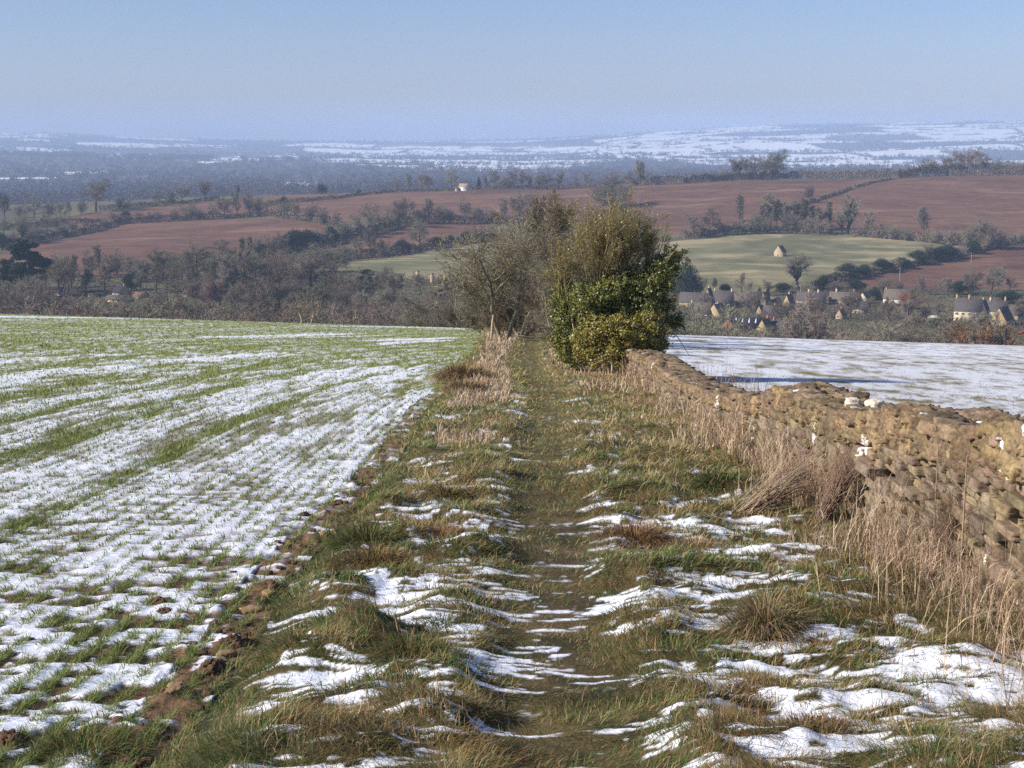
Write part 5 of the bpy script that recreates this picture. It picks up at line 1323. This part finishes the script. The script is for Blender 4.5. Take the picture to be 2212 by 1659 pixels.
# parked car by the manor
def car():
    p = hit(2049, 691); root = empty('parked_car', p, -.2, .5); tag(root, 'pale blue parked car at the left end of the manor', 'car')
    mb = MB(); mb.box((0, 0, .62), (4.1, 1.7, .62), top=.97); mb.obj('body', M['carpaint'], root)
    mb = MB(); mb.box((.1, 0, 1.2), (2.3, 1.5, .56), top=.78); c = mb.obj('cabin', M['glass'], root)
    mb = MB(); mb.box((.1, 0, 1.50), (1.75, 1.16, .05)); mb.obj('roof', M['carpaint'], c)
    for x in (-1.3, 1.3):
        for y in (-.85, .85):
            mb = MB(); mb.tubes([(x, y - .1, .32)], [(x, y + .1, .32)], .32, .32, 12); mb.tubes([(x, y - .11, .32)], [(x, y + .11, .32)], .05, .05, 6); mb.obj('wheel', M['rubber'], root)
car()
# wooden electricity poles
for (u, v, h, lab) in ((1943, 613, 37, 'wooden electricity pole with crossarm rising from the lower right plough, nearer the village'), (2098, 568, 24, 'wooden electricity pole higher up on the lower right plough'), (1590 + 140, 632, 20, 'faint thin electricity pole behind the village by the ivy hung tree')):
    p = hit(u, v); k = p[1] / F; root = empty('utility_pole', p - [0, 0, .3]); tag(root, lab, 'pole', 'electricity poles'); hm = h * k
    mb = MB(); mb.tubes([(0, 0, 0)], [(0, 0, hm)], .16, .11, 8); mb.obj('pole', M['palebark'], root)
    mb = MB(); mb.box((0, -.13, hm - .35), (1.6, .1, .12)); cr = mb.obj('crossarm', M['palebark'], root)
    for x in (-.7, 0, .7):
        mb = MB(); mb.tubes([(x, -.13, hm - .29)], [(x, -.13, hm - .1)], .05, .03, 6); mb.obj('insulator', M['glass'], cr)
# post and rail fence round the top of the pasture
def fence(lab, pts, step=3.0, hgt=1.3):
    P = np.array([hit(u, v) for u, v in pts]); D = np.linalg.norm(np.diff(P[:, :2], axis=0), axis=1); cum = np.concatenate([[0], np.cumsum(D)])
    t = np.arange(0, cum[-1], step)[:100]; X, Y = np.interp(t, cum, P[:, 0]), np.interp(t, cum, P[:, 1]); Z = z_mid(X, Y)
    root = empty('field_fence', (0, 0, 0)); tag(root, lab, 'fence')
    for x, y, z in zip(X, Y, Z):
        mb = MB(); mb.box((x, y, z + hgt / 2), (.14, .14, hgt)); mb.obj('post', M['fencewood'], root)
    mb = MB()
    for q in (.5, 1.1):
        A = np.stack([X, Y, Z + q], 1); mb.tubes(A[:-1], A[1:], .05, .05, 4)
    mb.obj('rail', M['fencewood'], root)
fence('pale post and rail fence along the top of the right pasture', [(1690, 513), (1720, 508), (1760, 509), (1795, 513), (1840, 511)])
fence('dark post and rail fence crossing the pasture past the stone barn', [(1535, 580), (1580, 569), (1640, 557), (1700, 540), (1760, 524), (1795, 514)], 3.4)
fence('field fence along the hedge above the central pasture', [(740, 571), (847, 559), (937, 544), (1020, 530)], 3.6)

# ------------------------------------------------------------------ the ivy mass and hawthorns by the path
PX = lambda u, v, d: np.array([float(a_of_u(u, float(s_of_v(v)))) * d, d, float(s_of_v(v)) * d])
def ivy_tree():
    rs = np.random.RandomState(61)
    d0 = 32.8; k = d0 / F
    base = PX(1330, 795, d0); base[2] = float(z_near(base[0], base[1])) - .1
    root = empty('ivy_covered_tree', base); tag(root, 'large old thorn tree smothered in glossy green ivy at the end of the stone wall', 'tree')
    def E(u, v, ru, rv_, dd=0., rd=None):
        return (PX(u, v, d0 + dd) - base, (ru * k, (rd if rd else ru * 1.0) * k, rv_ * k))
    ells = [E(1268, 640, 42, 34, .2), E(1400, 625, 42, 42, -.25), E(1432, 592, 32, 32, -.15), E(1385, 665, 55, 42, -.3), E(1300, 640, 58, 30, -.25), E(1214, 655, 20, 52, .4), E(1222, 725, 26, 48, .2), E(1240, 715, 48, 85, .3, 60), E(1222, 640, 26, 45, .6), E(1310, 672, 72, 50, 0), E(1375, 650, 60, 60, .1), E(1418, 605, 38, 46, .1), E(1442, 570, 26, 26, .1), E(1462, 554, 15, 13, .1), E(1345, 710, 90, 55, -.2),
            E(1412, 705, 38, 60, .2), E(1392, 745, 44, 30, .3), E(1212, 600, 16, 26, .6), E(1455, 698, 15, 12, 0), E(1225, 750, 26, 36, .5), E(1365, 600, 28, 26, .3), E(1270, 650, 42, 34, -.4), E(1335, 632, 34, 28, -.4), E(1430, 650, 24, 40, -.1)]
    def clumps(ells, nc, r0, r1):
        w = np.array([e[1][0] * e[1][2] + e[1][0] * e[1][1] for e in ells]); kk = rs.choice(len(ells), nc, p=w / w.sum()); out = []
        for q in kk:
            u = rand_unit(rs, 1)[0]; c, r = ells[q]; sz = rs.uniform(r0, r1)
            out.append((np.array(c) + u * np.array(r) * rs.uniform(.72, 1.06), (sz, sz, sz * rs.uniform(.7, 1.1))))
        return out
    V, T = cloud(rs, clumps(ells, 620, .07, .17), 78000, .044, .85, .9)
    V2_, T2_ = cloud(rs, ells, 26000, .044, .85, .9)
    sp_ = []
    for q in range(520):
        c_, r_ = ells[rs.randint(len(ells))]; u_ = rand_unit(rs, 1)[0]; p_ = np.array(c_) + u_ * np.array(r_) * .92
        d_ = u_ * .8 + np.array([0, -.1, .35]) + rs.normal(0, .35, 3); d_ /= np.linalg.norm(d_); f_ = rs.uniform(0, 1, (26, 1))
        sp_.append(p_ + d_ * f_ * rs.uniform(.12, .36) + np.array([0, 0, -.10]) * f_ ** 2 + rs.normal(0, .022, (26, 3)))
    V3_, T3_ = leaf_tris(np.concatenate(sp_), .044 * rs.uniform(.6, 1.3, 520 * 26), rs, None, .85)
    V2_ = np.concatenate([V2_, V3_]); T2_ = np.concatenate([T2_, T3_ + len(V2_) - len(V3_)])
    V = np.concatenate([V, V2_]); T = np.concatenate([T, T2_ + len(V) - len(V2_)])
    n = len(V) // 4; ctr = V.reshape(-1, 4, 3).mean(1)
    c = mixc((.10, .115, .024), (.28, .26, .06), rs.uniform(0, 1, n) ** 1.2)
    c = mixc(c, (.12, .15, .034), sst(.5, .68, vn3(ctr * 1.7, 4)) * .7)
    c = np.where((rs.uniform(0, 1, n) < .05)[:, None], np.array((.22, .19, .05)), c)
    link('ivy', mesh('ivy', V, [T], [M['ivy']], False, np.repeat(c, 4, 0)), root)
    # separate yellower bush of ivy bulging in front
    ells = [E(1330, 720, 78, 44, -1.0, 50), E(1275, 745, 42, 44, -.9), E(1385, 722, 62, 44, -.9, 45), E(1320, 762, 70, 26, -.9), E(1400, 690, 34, 26, -.7), E(1290, 715, 40, 28, -.9), E(1410, 745, 32, 28, -.4)]
    V, T = cloud(rs, clumps(ells, 240, .06, .15), 36000, .038, .85, .9)
    V2_, T2_ = cloud(rs, ells, 12000, .038, .85, .9)
    V = np.concatenate([V, V2_]); T = np.concatenate([T, T2_ + len(V) - len(V2_)])
    n = len(V) // 4
    c = mixc((.18, .16, .028), (.32, .265, .055), rs.uniform(0, 1, n)); c = np.where((rs.uniform(0, 1, n) < .06)[:, None], np.array((.30, .20, .05)), c)
    link('ivy', mesh('ivy', V, [T], [M['ivy']], False, np.repeat(c, 4, 0)), root)
    # trunk and hidden limbs
    mb = MB(); P = [np.zeros(3), PX(1320, 730, d0) - base, PX(1310, 660, d0) - base, PX(1300, 600, d0 + .1) - base]
    mb.tubes(P[:-1], P[1:], [.2, .16, .12], [.16, .12, .07], 8); 
    Q_ = [P[1], PX(1380, 650, d0) - base, PX(1420, 590, d0) - base, PX(1450, 555, d0) - base]; mb.tubes(Q_[:-1], Q_[1:], [.12, .1, .07], [.1, .07, .04], 8)
    Q_ = [P[1], PX(1250, 680, d0 + .2) - base, PX(1220, 600, d0 + .4) - base]; mb.tubes(Q_[:-1], Q_[1:], [.1, .08], [.08, .05], 8)
    mb.obj('trunk', M['bark'], root, True)
    # fan of whippy stems above the ivy
    mb = MB(); LB = [(.25, .205, .075), (.31, .26, .105), (.20, .155, .07), (.34, .29, .15), (.18, .125, .075)]; LEAFP = []
    SP = dict(OAK, lev=4, n=[7, 5, 4], L=1., r=.011, ratio=[.42, .45, .45], ang=[.38, .5, .6], trop=[.02, .03, .03, .02], wig=[.06, .12, .18, .2], start=[.3, .2, .1], seg=[6, 4, 3, 2], rmin=.0020, cone=.4)
    for (u0, v0, sp, ht, nst, lean) in ((1297, 622, .34, 175, 34, .10), (1340, 615, .34, 155, 24, .18), (1268, 640, .22, 160, 14, .0), (1405, 585, .26, 110, 8, .05), (1222, 640, .14, 110, 10, -.05), (1320, 600, .4, 120, 16, .2)):
        p = PX(u0, v0, d0 + .2) - base; st = []
        for q in range(nst):
            st.append((p + rs.normal(0, .09, 3), (rs.normal(lean, sp), rs.normal(0, sp), 1.), rs.uniform(.55, 1.05) * ht * k))
        seg = grow(rs.randint(999), dict(SP, stems=st))
        t, c2 = tree_meshes(seg, 'x', 1, .0062, (5, 4, 3), False, colors=LB, fuzz=nst * 130, fl=.14, fw=.006)
        E_ = np.array([q[1] for q in seg if q[4] >= 1]); LEAFP.append(E_[rs.randint(0, len(E_), nst * 60)] + rs.normal(0, .05, (nst * 60, 3)))
        for b in (t, c2):
            off = mb.n; mb.V += b.V; mb.C += b.C; mb.Q += [x + off for x in b.Q]; mb.T += [x + off for x in b.T]; mb.n += b.n
    # MB.add keeps per-call offsets relative to its own start, so shift was applied above
    mb.obj('twigs', M['lichenbark'], root)
    LP = np.concatenate(LEAFP); V, T = leaf_tris(LP, .036 * rs.uniform(.6, 1.4, len(LP)), rs, None, .8); c = mixc((.18, .15, .05), (.32, .27, .09), rs.uniform(0, 1, len(LP)))
    link('shoot_leaves', mesh('shoot_leaves', V, [T], [M['ivy']], False, np.repeat(c, 4, 0)), root)
    # dead sprigs sticking out at the right
    mb = MB()
    for (u0, v0, u1, v1) in ((1440, 700, 1490, 770), (1440, 705, 1480, 725), (1450, 690, 1478, 700), (1380, 690, 1410, 660), (1430, 580, 1478, 520), (1280, 720, 1300, 735), (1235, 690, 1255, 745), (1240, 700, 1225, 650)):
        a, b = PX(u0, v0, d0 - .2) - base, PX(u1, v1, d0 - .4) - base; m = (a + b) / 2 + rs.normal(0, .03, 3)
        mb = MB(); mb.tubes([a, m], [m, b], [.016, .011], [.011, .005], 5, np.tile([(.42, .31, .17)], (2, 1)))
        mb.obj('dead_sprig', M['lichenbark'], root)
ivy_tree()

LCOL = [(.20, .17, .10), (.25, .21, .125), (.17, .145, .105), (.31, .27, .175), (.16, .135, .10)]
DCOL = [(.16, .125, .085), (.20, .155, .10), (.125, .10, .07), (.22, .18, .10)]
def thorn(u, d, top, wide, spec, seed, lab, cols=LCOL, tw=.0044, name='thorn_tree', cat='tree', split=1):
    a = float(a_of_u(u, -.135)); x = a * d; zb = float(z_near(x, d)) - .1
    h = float(s_of_v(top)) * d - zb
    t, c = tree_meshes(grow(seed, spec), name, split, tw, (7, 5, 3), True, colors=cols, fuzz=4500 if cat == 'tree' else 14000, fl=.07, fw=.0030 if cat == 'tree' else .0055)
    root = empty(name, (x, d, zb), 0, (h * wide, h * wide, h)); tag(root, lab, cat, 'trees of the path tunnel')
    t.obj('trunk', M['lichenbark'], root, True); c.obj('crown', M['lichenbark'], root)
TH1 = dict(OAK, lev=5, n=[9, 8, 7, 5], L=.55, r=.010, ratio=[.65, .55, .5, .5], ang=[.9, .75, .7, .7], wig=[.2, .24, .26, .28, .3], trop=[.02, .06, .05, .03, .02], rmin=.0012, start=[.25, .2, .1, .1],
           stems=[((0, 0, 0), (-.25, 0, 1), 1.), ((.03, 0, 0), (.3, .1, 1), .95), ((0, .03, 0), (-.7, .1, .8), .8)])
TH2 = dict(TH1, stems=[((0, 0, 0), (.1, 0, 1), 1.1), ((.03, 0, 0), (.45, .1, 1), .9), ((-.02, .02, 0), (-.35, .1, 1), .95)])
DENSE = shrub(51, 10, .9); DENSE = dict(DENSE, lev=5, n=[6, 5, 5, 3], seg=[4, 3, 3, 2, 2], rmin=.0013, start=[.15, .1, .1, .1], ang=[.6, .6, .6, .6], ratio=[.45, .5, .5, .5], trop=[.02, .04, .04, .03, .02])
thorn(1085, 60, 478, 1.1, TH1, 71, 'lichened thorn tree reaching left over the crop field edge by the tunnel')
thorn(1125, 68, 448, .9, TH2, 72, 'upright lichened thorn tree directly behind the leaning post')
thorn(1185, 64, 420, .85, dict(ASH, lev=5, n=[14, 7, 7, 6]), 73, 'tallest grey thin crowned tree behind the ivy mass', DCOL)
thorn(1235, 58, 455, .8, TH2, 74, 'reddish twigged thorn just behind the left side of the ivy mass', DCOL)
thorn(1150, 78, 432, .95, dict(ASH, lev=5, n=[14, 7, 7, 6]), 75, 'thin crowned tree rising in the middle at the back of the tunnel', DCOL)
thorn(1215, 48, 560, .8, TH2, 79, 'pale stemmed thorn at the left flank of the ivy mass, overhanging the path', LCOL)
for (u, d, top, w, sd, lab) in ((1085, 64, 612, .75, 81, 'dense dark thorn bush forming the left side of the tunnel'), (1062, 70, 618, .9, 82, 'dense bush left behind the leaning post at the crest'), (1190, 66, 600, .62, 83, 'dense thorn bush forming the right side of the tunnel'),
                              (1205, 52, 640, .5, 84, 'low twiggy bush at the left foot of the ivy mass'), (1135, 92, 560, 1.3, 85, 'dense bush closing the back of the tunnel'), (1105, 78, 590, 1.0, 86, 'dark bush inside the left of the tunnel'), (1180, 80, 590, .9, 87, 'dark bush inside the right of the tunnel'), (1040, 84, 640, 1.1, 88, 'grey bush on the crest left of the tunnel'),
                              (1000, 96, 650, 1.2, 89, 'grey bush on the crest farther left of the tunnel'), (1150, 108, 590, 1.5, 90, 'farthest dense bush seen through the tunnel')):
    thorn(u, d, top, w, dict(DENSE, stems=shrub(sd, 10, .9)['stems']), sd, lab, DCOL if sd % 2 else LCOL, .0062, 'thorn_bush', 'bush', 0)

# ------------------------------------------------------------------ light, air, sky, camera
EL, AZ = math.radians(31), math.radians(15)
S = Vector((-math.cos(EL) * math.cos(AZ), -math.cos(EL) * math.sin(AZ), math.sin(EL)))
sun = bpy.data.lights.new('sun', 'SUN'); sun.energy = 5.0; sun.angle = math.radians(.5); sun.color = (1., .94, .85)
so = bpy.data.objects.new('sun', sun); COL.objects.link(so); so.rotation_euler = S.to_track_quat('Z', 'Y').to_euler(); so.location = (0, 0, 60)
w = bpy.data.worlds.new('World'); C.world = w; w.use_nodes = True
nt = w.node_tree; bg = nt.nodes['Background']
sky = nt.nodes.new('ShaderNodeTexSky'); sky.sky_type = 'NISHITA'; sky.sun_disc = False
sky.sun_elevation = EL; sky.sun_rotation = math.atan2(S.x, S.y); sky.altitude = 100; sky.air_density = 1.0; sky.dust_density = .45; sky.ozone_density = 5.0
tn = nt.nodes.new('ShaderNodeMix'); tn.data_type = 'RGBA'; tn.blend_type = 'MULTIPLY'; tn.inputs['Factor'].default_value = 1.; tn.inputs['B'].default_value = (1.07, .985, 1.15, 1)
nt.links.new(sky.outputs[0], tn.inputs['A']); nt.links.new(tn.outputs['Result'], bg.inputs[0]); bg.inputs[1].default_value = .085

lo = min(float(ZZ.min()), float(z_base(0, 200))) - 1.5; hi = max(float(ZZ.max()) + 26, 8.)
mb = MB(); mb.box((0, 5700, (lo + hi) / 2), (16000, 11900, hi - lo))
hm = bpy.data.materials.new('haze'); hm.use_nodes = True; hn = hm.node_tree
for n in list(hn.nodes): hn.nodes.remove(n)
ho = hn.nodes.new('ShaderNodeOutputMaterial'); pv = hn.nodes.new('ShaderNodeVolumePrincipled')
pv.inputs['Color'].default_value = (.53, .695, .96, 1); pv.inputs['Density'].default_value = .00019; pv.inputs['Anisotropy'].default_value = .0
hn.links.new(pv.outputs[0], ho.inputs['Volume'])
tag(mb.obj('haze', hm), kind='stuff')

cam = bpy.data.cameras.new('camera'); cam.sensor_width = 36; cam.lens = 36 * F / 2212.; cam.clip_end = 30000; cam.clip_start = .05
co = bpy.data.objects.new('camera', cam); COL.objects.link(co); co.location = (0, 0, 0); co.rotation_euler = (PI / 2 - TH, 0, 0)
C.camera = co
C.view_settings.view_transform = 'Standard'; C.view_settings.look = 'None'; C.view_settings.exposure = .42; C.view_settings.gamma = 1.
C.cycles.max_bounces = 6; C.cycles.diffuse_bounces = 3; C.cycles.transparent_max_bounces = 8; C.cycles.volume_bounces = 1
C.cycles.use_denoising = False
